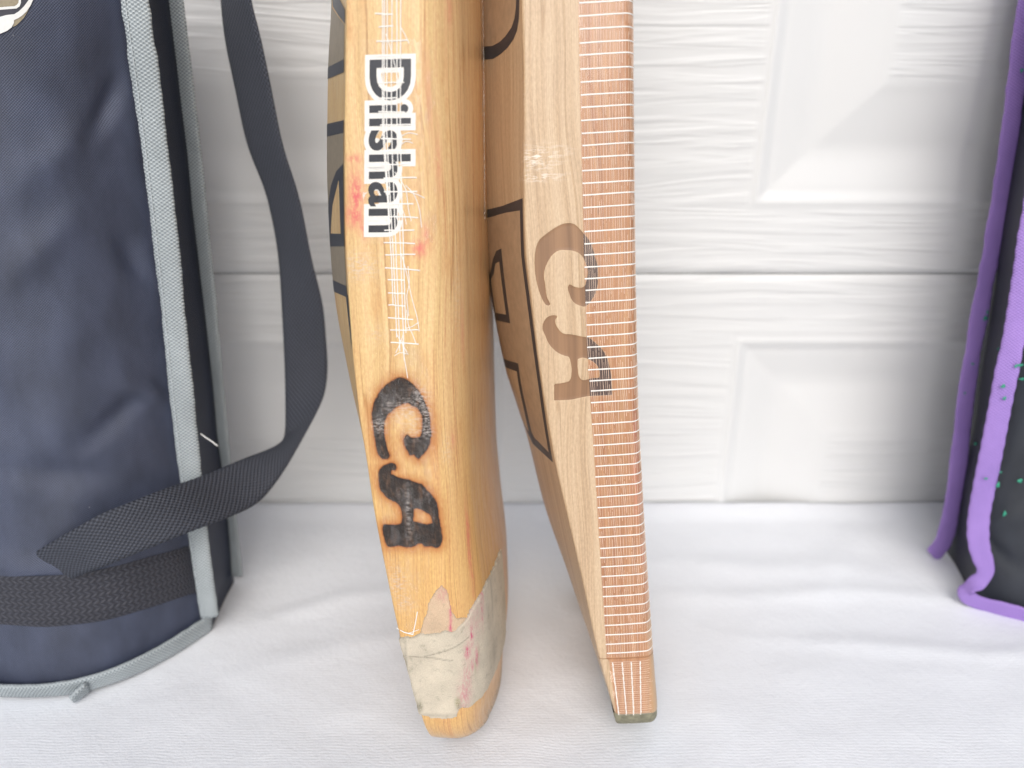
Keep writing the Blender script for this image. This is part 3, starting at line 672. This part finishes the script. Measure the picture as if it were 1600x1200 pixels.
# ---- the newer bat
RIGHT.smin = -3.2
RIGHT.lut()
br = thing('cricket_bat', tuple(RIGHT.pos(np.array(RIGHT.smin), np.array(0.), np.array(-HW))), 'paler new cricket bat with checked fibre tape down its edge, right of the worn bat', 'cricket bat')
R_PINK = [(98,3,14,2.5,.6),(70,6,8,2,.7),(56,7,9,2,.6),(120,2.4,12,1.6,.4),(88,6,6,2,.6)]
R_WHITE = [(214,-29,3.5,6,.9),(208,-29,1.2,7,.9),(216,-22,2,4,.4),(236,-33,6,.8,.2)]
blade(RIGHT, MW_R, br, CA_R, R_PINK, R_WHITE, carve=.12)
handle(RIGHT, br)
# reinforcing tape
def vlim(s): return np.interp(s, [27, 90, 150, 290], [12.5, 10.5, 9.0, 8.5])
ss = np.arange(28.5, 291, 4.5)
tp = [(s, tape_left(s)) for s in ss]+[(s, vlim(s)) for s in ss[::-1]]
tape = decal(RIGHT, 'fibre_tape', [tp], M_film, br, .28, 3.5)
tag(tape, 'clear fibre tape with a white thread grid down the edge')
lines = []; k = 0
for s in np.arange(30.2, 291, 3.98):
    vl, vr = tape_left(s)+.1+rng.normal(0, .12), vlim(s)
    v = np.linspace(vl, vr, 22); lines.append((np.stack([s+wob(22, .035)+rng.normal(0, .12)+.012*(v-vl), v], 1), np.interp(v, [vl, vr-5, vr], [.50, .46, .24]), .14))
threads(RIGHT, 'tape_cross_threads', lines, M_thread, tape, .10)
lines = []
for i in range(24):
    f = i*.86+.35; s = 28.5
    while s < 290:
        seg = rng.uniform(3, 22); s2 = min(290, s+seg)
        q = np.arange(s, s2+.1, 1.8)
        v = tape_left(q)+f+.25*np.sin(q*.11+i)+wob(len(q), .03)
        w = rng.choice([.10, .14, .18])*(1+.3*np.sin(q*1.58))
        if len(q) > 2 and v.max() < vlim(s)-1.5: lines.append((np.stack([q, v], 1), w, .08))
        s = s2+rng.choice([0, 0, 1.5, 5])
threads(RIGHT, 'tape_long_threads', lines, M_thread_fine, tape, .08)
# second piece of tape turned the other way at the toe
def vr2(s): return np.interp(s, [-2, 27], [7.0, 6.6])
ss = np.linspace(-.5, 27.3, 9)
t2 = decal(RIGHT, 'toe_fibre_tape', [[(s, tape_left(s)-.3) for s in ss]+[(s, vr2(s)+4) for s in ss[::-1]]], M_film, br, .20, 3)
lines = []
for f in (1.2, 4.9, 8.4, 11.9):
    s = np.arange(.4, 27.2, 1.0); lines.append((np.stack([s, tape_left(s)+f*(.78+.22*s/27)+.05*np.sin(s*2+f)], 1), .42+.12*np.sin(s*3.3), .14))
threads(RIGHT, 'toe_tape_long_threads', lines, M_thread, t2, .10)
lines = []
for s in np.arange(.6, 27, .92):
    v = np.linspace(tape_left(s)+.3+rng.random()*.6, vr2(s)-.2-rng.random(), 12); lines.append((np.stack([s+wob(12, .05), v], 1), .16+.08*rng.random(), .08))
threads(RIGHT, 'toe_tape_cross_threads', lines, M_thread_fine, t2, .08)
# seam where the tapes meet
threads(RIGHT, 'tape_seam', [(np.stack([np.full(20, 28.0)+wob(20, .05), np.linspace(-14.5, 11, 20)], 1), .22, .05)], plain('seam_brown', (.25, .12, .06), .6), br, .2)
# rubber sole
def sole(B, parent):
    C2 = Bat((B.O-B.L*2.6-B.E*.4)/1000, 0, 0, 0, **{k: [(s, x) for s, x in B.tab[k if k != 'ts' else 'tb']] for k in B.tab}, cw=B.cw, R=B.R, smin=B.smin)
    C2.L, C2.T, C2.E = B.L, B.T, B.E
    a = np.linspace(0, math.pi/2, 16); S = np.concatenate([B.smin+B.R*(1-np.cos(a)), [B.smin+B.R+.5]])
    t, e, v = C2.section(S, 14, 14, 8, 12); far = -2*HW-e[:, 1:-1][:, ::-1]
    T_ = np.concatenate([t, t[:, 1:-1][:, ::-1]], 1); E_ = np.concatenate([e, far], 1)
    P = C2.pos(S[:, None], T_, E_); nr, ncl = P.shape[:2]; V = P.reshape(-1, 3); n0 = len(V)
    V = np.concatenate([V, [P[0].mean(0)]]); F = grid_faces(nr, ncl, 0, True).tolist()+[(n0, (j+1) % ncl, j) for j in range(ncl)]
    obj('rubber_sole', V, F, M_rubber, parent)
sole(RIGHT, br)
for nm, polys, mt, off in (
    ('back_letter_border', [[(285,-90),(253,-90),(252.5,-71.2),(251,-62),(251,-54),(251.6,-47),(253,-41),(255,-37.2),(258,-35.2),(262,-34.4),(268,-34.1),(285,-34.4)]], M_slate, .08),
    ('back_letter', [[(284,-90),(257.5,-90),(257,-71.2),(255.3,-62),(255.0,-54),(255.6,-48),(257,-42),(259,-39),(262,-37.4),(266,-36.7),(284,-36.8)]], M_olive_bounce, .13),
    ('back_letter_border', [[(198,-92),(199.5,-58.5),(201.5,-35.8),(182,-36.4),(160,-34.2),(137,-32.2),(106.5,-31.2),(104,-63.8),(110,-75),(113,-92)]], M_slate, .08),
    ('back_letter', [[(194.5,-92),(197,-55.2),(197.5,-38.6),(182,-39.4),(159.5,-37.4),(136.5,-35.4),(109.5,-35),(109,-56.5),(116,-77),(120,-92)]], M_olive_bounce, .13),
    ('back_letter_border', [[(175.5,-79),(179.5,-74.8),(183,-69.2),(184,-62.5),(155.5,-61.5),(154,-86),(172,-86)]], M_slate, .17),
    ('letter_counter', [[(173.5,-76),(178,-71.5),(179,-66.4),(158.5,-65.5),(157.5,-82),(171,-82)]], MW_R, .21),
    ('back_letter_border', [[(137,-92),(140,-58.2),(106,-60.5),(104,-63.8),(110,-75),(113,-92)]], M_slate, .17),
    ('letter_counter', [[(133.5,-92),(136,-62.0),(109,-66),(111,-75),(114,-92)]], MW_R, .21)):
    decal(RIGHT, nm, polys, mt, br, off)
# ------------------------------------------------------------------ kit bags
STRAP_A = [[-0.1271,0.38,0.2954],[-0.1286,0.378,0.2802],[-0.128,0.375,0.2672],[-0.1251,0.372,0.2433],[-0.1224,0.37,0.2213],[-0.1148,0.367,0.1957],[-0.1119,0.364,0.1691],[-0.1111,0.357,0.1425],[-0.1109,0.35,0.1153],[-0.1109,0.344,0.0975],[-0.1115,0.338,0.0837],[-0.1154,0.331,0.0831],[-0.1254,0.319,0.0835],[-0.1351,0.305,0.084],[-0.15,0.281,0.0874],[-0.1634,0.2695,0.086],[-0.1781,0.265,0.0789],[-0.2,0.266,0.0653]]
STRAP_B = [[-0.1111,0.364,0.2935],[-0.1104,0.362,0.2789],[-0.1081,0.361,0.2665],[-0.1053,0.36,0.2435],[-0.1027,0.358,0.2223],[-0.0971,0.357,0.1972],[-0.0935,0.354,0.1698],[-0.0899,0.353,0.1437],[-0.0897,0.35,0.1187],[-0.0906,0.344,0.107],[-0.0952,0.338,0.0968],[-0.1012,0.331,0.0865],[-0.1084,0.319,0.075],[-0.1187,0.305,0.0661],[-0.1369,0.281,0.0686],[-0.157,0.2695,0.0648],[-0.1701,0.265,0.061],[-0.1853,0.266,0.0542]]
w1 = [(1.021,0.2712),(1.008,0.2712),(0.973,0.2715),(0.941,0.2717),(0.929,0.2721),(0.919,0.2728),(0.915,0.2737),(0.913,0.2746),(0.902,0.2747),(0.907,0.2728),(0.916,0.2717),(0.931,0.271),(0.969,0.2707),(1.01,0.2704),(1.024,0.2704)]
tan = [(1.014,0.2743),(0.913,0.2746),(0.915,0.2737),(0.919,0.2728),(0.929,0.2721),(0.941,0.2717),(0.973,0.2715),(1.008,0.2712),(1.021,0.2712)]
dark = [(1.024,0.2704),(1.01,0.2704),(0.969,0.2707),(0.931,0.271),(0.916,0.2717),(0.907,0.2728),(0.902,0.2747),(0.861,0.2748),(0.868,0.2739),(0.895,0.2718),(0.922,0.2702),(0.946,0.2692),(0.985,0.2688),(1.015,0.2682),(1.029,0.2681)]
w2 = [(1.029,0.2681),(1.015,0.2682),(0.985,0.2688),(0.946,0.2692),(0.922,0.2702),(0.895,0.2718),(0.868,0.2739),(0.861,0.2748),(0.843,0.2749),(0.848,0.2739),(0.863,0.2722),(0.885,0.2703),(0.909,0.2689),(0.932,0.2679),(0.952,0.2673),(0.956,0.2662),(0.97,0.2649),(0.993,0.2638),(1.029,0.2628),(1.043,0.2625)]
sh = [(0.952,0.2673),(0.932,0.2679),(0.909,0.2689),(0.885,0.2703),(0.872,0.2711),(0.884,0.2699),(0.904,0.2681),(0.931,0.2664),(0.946,0.2656),(0.964,0.2651),(0.956,0.2662)]
RBIND = [[0.2618,0.303,0.0015],[0.253,0.309,0.0017],[0.2427,0.3135,0.0028],[0.2345,0.3175,0.0028],[0.2269,0.319,0.0087],[0.2345,0.3205,0.013],[0.2379,0.3215,0.0188],[0.2339,0.323,0.0273],[0.2309,0.325,0.0383],[0.2291,0.326,0.0541],[0.2295,0.329,0.0841],[0.2307,0.334,0.1183],[0.2319,0.3385,0.1511],[0.2319,0.343,0.1795],[0.2308,0.346,0.2071],[0.2284,0.35,0.2412]]
RBACK = [[0.2367,0.362,0.0004],[0.2391,0.362,0.008],[0.2406,0.3635,0.0215],[0.2409,0.366,0.0421],[0.2398,0.3675,0.0608],[0.2387,0.373,0.0993],[0.2396,0.3795,0.1492],[0.2405,0.383,0.1777],[0.2406,0.387,0.2081],[0.2397,0.392,0.2458],[0.2388,0.396,0.2763],[0.2388,0.4,0.2978]]

BADGE = [('badge_field', tan, M_tan, .25), ('badge_dark_band', dark, M_badge_dark, .25), ('badge_outline', w1, M_badge_white, .45), ('badge_outline', w2, M_badge_white, .45), ('badge_edge', sh, M_tan, .25)]  # the dark band is charcoal print between the white outlines
class Bag:
    """an upright bag: bowed front panel between two bound seams, side gussets, flat back"""
    def __init__(self, cx, cy, a, b, gus, lean, sg, h, folds, seed, inset=0.0):
        self.__dict__.update(locals())
    def base(self, ph, z, out=0.0):
        x = self.cx+self.sg*(self.a+out)*np.cos(ph); y = self.cy-self.b*(1-np.abs(np.cos(ph))**2.6)-out*np.abs(np.sin(ph))+self.lean*z
        return np.stack([x, y, z+0*x], -1)
    def fold(self, ph, z):
        P = np.stack([ph.ravel()*.06, z.ravel(), 0*z.ravel()], -1)
        f = .0013*vnoise(P*[1, 1, 1], 22, self.seed)+.0007*vnoise(P*[1.3, 1, 1], 55, self.seed+3)
        r = np.abs(vnoise(P*[1.0, .8, 1], 13, self.seed+6)); f -= .0009*np.exp(-(r/.16)**2)
        f = f.reshape(ph.shape)
        for p0, z0, ang, ln, w, hh in self.folds:
            dx = (ph-p0)*.06; dz = z-z0; u = dx*math.cos(ang)+dz*math.sin(ang); q = -dx*math.sin(ang)+dz*math.cos(ang)
            f += 1.5*hh*np.exp(-(u/ln)**2-(q/w)**2)
        return f*smooth(np.sin(np.clip(ph, 0, math.pi)), .02, .32)
    def on(self, ph, z, off):
        ph = np.asarray(ph, float); z = np.asarray(z, float)
        return self.base(ph, z, self.fold(ph, z)+np.asarray(off, float))
    def front(self, mat, parent):
        ph = np.linspace(0, math.pi, 110); z = np.concatenate([np.arange(.001, .30, .0022), np.arange(.30, self.h+.001, .01)])
        PH, Z = np.meshgrid(ph, z); V = self.on(PH, Z, 0.0)
        arc = np.concatenate([[0], np.cumsum(np.linalg.norm(np.diff(self.base(ph, 0*ph), axis=0), axis=1))])*1000
        uv = np.stack([Z*1000, np.broadcast_to(arc, Z.shape), 0*Z], -1)
        F = grid_faces(*Z.shape)
        if self.sg > 0: F = F[:, ::-1]
        return obj('front_panel', V.reshape(-1, 3), F, mat, parent, attrs={'uvm': uv.reshape(-1, 3)})
    def shell(self, mat, parent):
        """gussets, back, base and top"""
        z = np.concatenate([np.arange(.0, .3, .012), np.arange(.30, self.h+.001, .03)])
        n = 9; g = np.linspace(0, 1, n)
        plan = [(self.a-.001*math.sin(math.pi*t)-self.inset*t, self.gus*t) for t in g]+[(self.a*(1-2*t), self.gus) for t in np.linspace(0, 1, 8)[1:-1]]+[(-self.a, self.gus*(1-t)) for t in g]
        plan = np.array(plan)
        V = np.array([[[self.cx+self.sg*px*(1+.0*zz), self.cy+py+self.lean*zz, zz] for px, py in plan] for zz in z])
        w = vnoise(V.reshape(-1, 3), 30, self.seed+9).reshape(V.shape[:2])
        V[..., 0] += self.sg*w*.0012
        uv = np.stack([V[..., 2]*1000, V[..., 1]*1000, 0*w], -1)
        F = grid_faces(*w.shape).tolist(); P = V.reshape(-1, 3)
        m = w.shape[1]
        # base and lid close against the front panel
        base = [P[j] for j in range(m)]
        ph = np.linspace(math.pi, 0, 30)[1:-1]
        for zz, row in ((0.0, 0), (z[-1], len(z)-1)):
            o = len(P); fr = self.base(ph, np.full(len(ph), zz+.001)); ctr = np.array([[self.cx, self.cy, zz+.001]])+[[0, self.lean*zz, 0]]
            P = np.concatenate([P, fr, ctr]); uv = np.concatenate([uv.reshape(-1, 3), np.zeros((len(ph)+1, 3))])
            ring = [row*m+j for j in range(m)]+list(range(o, o+len(ph))); c = o+len(ph)
            for a_, b_ in zip(ring, ring[1:]+ring[:1]): F.append((c, a_, b_))
        return obj('gusset', P, F, mat, parent, attrs={'uvm': uv.reshape(-1, 3)})
    def patch(self, name, poly, mat, parent, off):
        bm = bmesh.new(); bv = [bm.verts.new((p[0]*60, p[1]*1000, 0)) for p in poly]
        for f in tessellate_polygon([[Vector((p[0]*60, p[1]*1000, 0)) for p in poly]]): 
            try: bm.faces.new([bv[i] for i in f])
            except ValueError: pass
        for _ in range(5):
            es = [e for e in bm.edges if e.calc_length() > 1.2]
            if not es: break
            bmesh.ops.subdivide_edges(bm, edges=es, cuts=1); bmesh.ops.triangulate(bm, faces=[f for f in bm.faces if len(f.verts) > 3])
        bm.verts.index_update(); q = np.array([v.co[:] for v in bm.verts]); F = [[v.index for v in f.verts] for f in bm.faces]; bm.free()
        P = self.on(q[:, 0]/60, q[:, 1]/1000, np.full(len(q), off/1000))
        return obj(name, P, orient(P, F, None), mat, parent, attrs={'uvm': q})
def sweep(name, path, wdir, width, thick, mat, parent, res=.0015, crease=0.0, ripple=0.0, taper=None):
    """a folded tape swept along a path; wdir gives the direction of its width at each point"""
    path = np.asarray(path, float); wdir = np.asarray(wdir, float)
    L = np.concatenate([[0], np.cumsum(np.linalg.norm(np.diff(path, axis=0), axis=1))]); n = max(8, int(L[-1]/res))
    u = np.linspace(0, L[-1], n)
    p = np.stack([herm(u, L, path[:, i]) for i in range(3)], 1); w = np.stack([np.interp(u, L, wdir[:, i]) for i in range(3)], 1)
    wd = np.interp(u, L, np.broadcast_to(width, len(path)))
    k = np.ones(7)/7
    pe = np.pad(p, ((3, 3), (0, 0)), 'edge'); p2 = np.stack([np.convolve(pe[:, i], k, 'valid') for i in range(3)], 1); p2[0], p2[-1] = p[0], p[-1]; p = p2
    t = np.gradient(p, axis=0); t /= np.linalg.norm(t, axis=1, keepdims=True)+1e-12
    w -= t*(w*t).sum(1, keepdims=True); w /= np.linalg.norm(w, axis=1, keepdims=True)+1e-12; nn = np.cross(t, w)
    m = 16; V = []; UV = []
    rip = 1+ripple*np.sin(u*900)*.5+ripple*np.interp(u, np.linspace(0, L[-1], 40), rng.normal(0, 1, 40))
    for j in range(m):
        a = 2*math.pi*j/m; ca, sa = math.cos(a), math.sin(a)
        x = .5*np.sign(ca)*abs(ca)**.55; y = .5*np.sign(sa)*abs(sa)**.8
        bow = crease*(.25-x*x)
        V.append(p+w*(wd*rip*x)[:, None]+nn*(thick*y+bow)); UV.append(np.stack([u*1000, np.full(n, (x*float(np.mean(wd))*1000)), 0*u], -1))
    V = np.stack(V, 1).reshape(-1, 3); UV = np.stack(UV, 1).reshape(-1, 3)
    F = grid_faces(n, m, 0, True).tolist()+[tuple(range(m-1, -1, -1)), tuple((n-1)*m+j for j in range(m))]
    return obj(name, V, F, mat, parent, attrs={'uvm': UV})

# ---- navy bag
NB = Bag(-.2095, .300, .063, .044, .038, .105, 1, .325,
         [(.55, .235, 2.3, .014, .004, -.0022), (.75, .225, 2.6, .018, .006, .0016), (.50, .125, .6, .012, .004, .0022), (.75, .118, -.5, .014, .005, -.0024), (1.1, .10, .3, .02, .006, -.0018),
          (1.0, .19, -.7, .02, .006, .0014), (.45, .18, .9, .012, .005, -.0014), (1.3, .06, .2, .03, .006, .0014)], 3)
nb = thing('kit_bag', (-.2095, .30, 0), 'navy nylon kit bag with grey binding and a black shoulder strap', 'kit bag')
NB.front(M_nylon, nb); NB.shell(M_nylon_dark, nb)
for nm, poly, mt, off in BADGE: NB.patch(nm, poly, mt, nb, off)
zz = np.concatenate([np.linspace(.328, .02, 30), [.012]])
front_path = [(-.1428-.0010*math.sin(z*22), .2945+.105*z, z) for z in zz]; fw = [(1, .12, 0)]*len(front_path); wd = list(np.interp(zz, [0, .1, .28], [.0082, .0098, .0108]))
sb = sweep('front_binding', front_path, fw, wd, .0026, M_bind, nb, crease=.0012, ripple=.035)
ph = np.linspace(.02, 2.2, 40); bp = NB.base(ph, np.full(40, .0052), .0012)
sweep('bottom_binding', bp, [(0, -.45, 1)]*40, .0108, .0028, M_bind, nb, crease=.001, ripple=.03)
sweep('binding_end', [NB.base(np.array(1.16), np.array(.0045), .002), NB.base(np.array(1.21), np.array(.0035), .0042), NB.base(np.array(1.25), np.array(.0026), .0058)], [(.5, 0, .9)]*3, [.010, .009, .006], .0026, M_bind, nb)
back_path = [(-.1452-.001*math.sin(z*18+1), .3375+.105*z, z) for z in np.linspace(.328, .014, 30)]+[(-.1462, .3372, .005)]
sweep('back_binding', back_path, [(1, -.25, 0)]*30+[(1, -.25, 0)], .0092, .0026, M_bind, nb, crease=-.0008, ripple=.03)
# seam stitching and a loose end of thread
st_v = []
for z in np.arange(.03, .32, .0042):
    x_ = -.1456-.0010*math.sin(z*22); st_v.append([(x_, .2925+.105*z, z), (x_, .2924+.105*z, z+.0014), (x_, .2925+.105*(z+.003), z+.003)])
def tube(name, pls, r, mat, parent, kind=None):
    V, F = [], []
    for pl in pls:
        p = np.array(pl, float); t = np.gradient(p, axis=0); t /= np.linalg.norm(t, axis=1, keepdims=True)+1e-12
        a = np.cross(t, [0.3, .2, .9]); a /= np.linalg.norm(a, axis=1, keepdims=True)+1e-12; b = np.cross(t, a); o = sum(len(x) for x in V)
        V.append(np.stack([p+r*(a*math.cos(k)+b*math.sin(k)) for k in np.linspace(0, 2*math.pi, 6)[:-1]], 1).reshape(-1, 3)); F += grid_faces(len(p), 5, o, True).tolist()
    o = obj(name, np.concatenate(V), F, mat, parent); return tag(o, kind=kind) if kind else o
tube('binding_stitching', st_v, .00022, M_stitch, sb, 'stuff')
lt = [(-.1385, .3085, .1015), (-.1355, .3065, .1005), (-.1325, .3060, .0985), (-.1310, .3065, .0965)]
tube('loose_thread', [lt], .0003, M_badge_white, nb)
# sewn band and the shoulder strap
ph = np.linspace(.03, 2.9, 70); zc = np.interp(ph, [.03, .19, .8, 1.25, 1.65, 2.9], [.0340, .0345, .0425, .0462, .0490, .0490])
rows = []
for k, q in enumerate(np.linspace(-1, 1, 9)):
    z = zc+.0122*q; rows.append(NB.base(ph, z, NB.fold(ph, z)*.6+.0010-.0006*(abs(q) > .95)))
V = np.stack(rows, 0); arc = ph*55
UV = np.stack([np.broadcast_to(arc, V.shape[:2]), np.broadcast_to(np.linspace(-12, 12, 9)[:, None], V.shape[:2]), 0*V[..., 0]], -1)
obj('sewn_band', V.reshape(-1, 3), grid_faces(9, 70), M_band, nb, attrs={'uvm': UV.reshape(-1, 3)})
# its upper end is sewn into the back seam near the top of the bag
SA = np.array([[-.1475, .3735, .322], [-.1400, .3790, .312]]+STRAP_A); SB = np.array([[-.1470, .3610, .316], [-.1290, .3620, .308]]+STRAP_B)
cA = .5*(SA+SB); Lc = np.concatenate([[0], np.cumsum(np.linalg.norm(np.diff(cA, axis=0), axis=1))]); u = np.linspace(0, Lc[-1], 150)
def sm(Q):
    q = np.stack([herm(u, Lc, Q[:, i]) for i in range(3)], 1); k = np.ones(5)/5; e = np.pad(q, ((2, 2), (0, 0)), 'edge')
    r = np.stack([np.convolve(e[:, i], k, 'valid') for i in range(3)], 1); r[0], r[-1] = q[0], q[-1]; return r
A_, B_ = sm(SA), sm(SB); t = np.gradient(.5*(A_+B_), axis=0); nn = np.cross(t, B_-A_); nn /= np.linalg.norm(nn, axis=1, keepdims=True)+1e-12
m = 11; V, UV = [], []
for side in (1, -1):
    for f in (np.linspace(0, 1, m) if side == 1 else np.linspace(1, 0, m)):
        V.append(A_+(B_-A_)*f+nn*(.0008*side*(1-.75*(2*f-1)**6))); UV.append(np.stack([u*1000, np.full(len(u), f*23), 0*u], -1))
V = np.stack(V, 1).reshape(-1, 3); UV = np.stack(UV, 1).reshape(-1, 3)
F = grid_faces(len(u), 2*m, 0, True).tolist()+[tuple(range(2*m)), tuple((len(u)-1)*2*m+j for j in range(2*m-1, -1, -1))]
obj('shoulder_strap', V, F, M_web, nb, attrs={'uvm': UV})

# ---- black bag with purple binding
PB = Bag(.3065, .3245, .070, .028, .041, .147, -1, .325, [(.5, .05, .5, .02, .006, .0015), (.7, .10, 1.0, .02, .006, -.002), (.35, .03, -.3, .015, .004, -.0015)], 11, .0085)
pb = thing('kit_bag', (.303, .32, 0), 'black kit bag with purple binding and green paint specks', 'kit bag')
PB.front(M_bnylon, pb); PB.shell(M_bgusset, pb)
RP = np.array(RBIND); tail = PB.base(np.linspace(2.5, 1.2, 8), np.full(8, .0025), .001); RP = np.concatenate([tail, RP, [[.2265, .3545, .29], [.2260, .358, .328]]])
wdir = np.array([(-.1, -.1, 1)]*12+[(.5, -.2, .8)]+[(1, -.2, .2)]+[(1, -.2, -.35)]*2+[(1, -.25, 0)]*(len(RP)-16))
sweep('front_binding', RP, wdir, [.009]*12+[.0075, .008, .008, .009]+[.0100]*(len(RP)-16), .0021, M_purple, pb, crease=.0008, ripple=.06)
RK = np.array(RBACK); RK = np.concatenate([[[.2335, .3605, .0015]], RK[1:], [[.2385, .403, .328]]])
sweep('back_binding', RK, [(1, .2, .5)]+[(1, -.25, 0)]*(len(RK)-1), [.0095]+[.0082]*(len(RK)-1), .0018, M_purple, pb, crease=-.0006, ripple=.06)

def specks(pts, parent):
    V, F = [], []
    for p in pts:
        n, r = 9, rng.uniform(.0006, .0012); o = len(V); p = np.array(p); sq = rng.uniform(.6, 1.5)
        for k, (f, h) in enumerate(((1, 0), (.75, .7), (.3, 1))):
            for j in range(n):
                a = 2*math.pi*j/n; q = 1+.25*math.sin(3*a+p[2]*900)
                V.append(p+np.array([r*f*q*math.cos(a)/sq, -.0004*h, r*f*q*math.sin(a)*sq]))
        F += grid_faces(3, n, o, True).tolist()+[tuple(o+2*n+j for j in range(n))]
    tag(obj('paint_specks', np.array(V), F, M_green, parent), kind='stuff')
front = []
for x, z in [(.2405, .0509), (.2425, .0681), (.2385, .1167), (.2465, .0581)]:
    f_ = math.acos(np.clip((PB.cx-x-.003)/PB.a, -1, 1)); front.append(PB.on(np.array(f_), np.array(z), .0008))
specks([(.2386, .3558, .1248), (.2407, .3580, .0719), (.2372, .3546, .1638), (.2371, .3533, .1573), (.2377, .3487, .1056),
        (.2276, .3250, .0697), (.2341, .3254, .073), (.234, .3246, .0664), (.2286, .3309, .1152), (.2301, .3301, .1094), (.2345, .3322, .1252), (.2328, .3321, .1246),
        (.2412, .3750, .1379), (.2363, .3698, .0954), (.238, .3718, .111), (.2393, .3893, .2514), (.2409, .3748, .1346)]+front, pb)
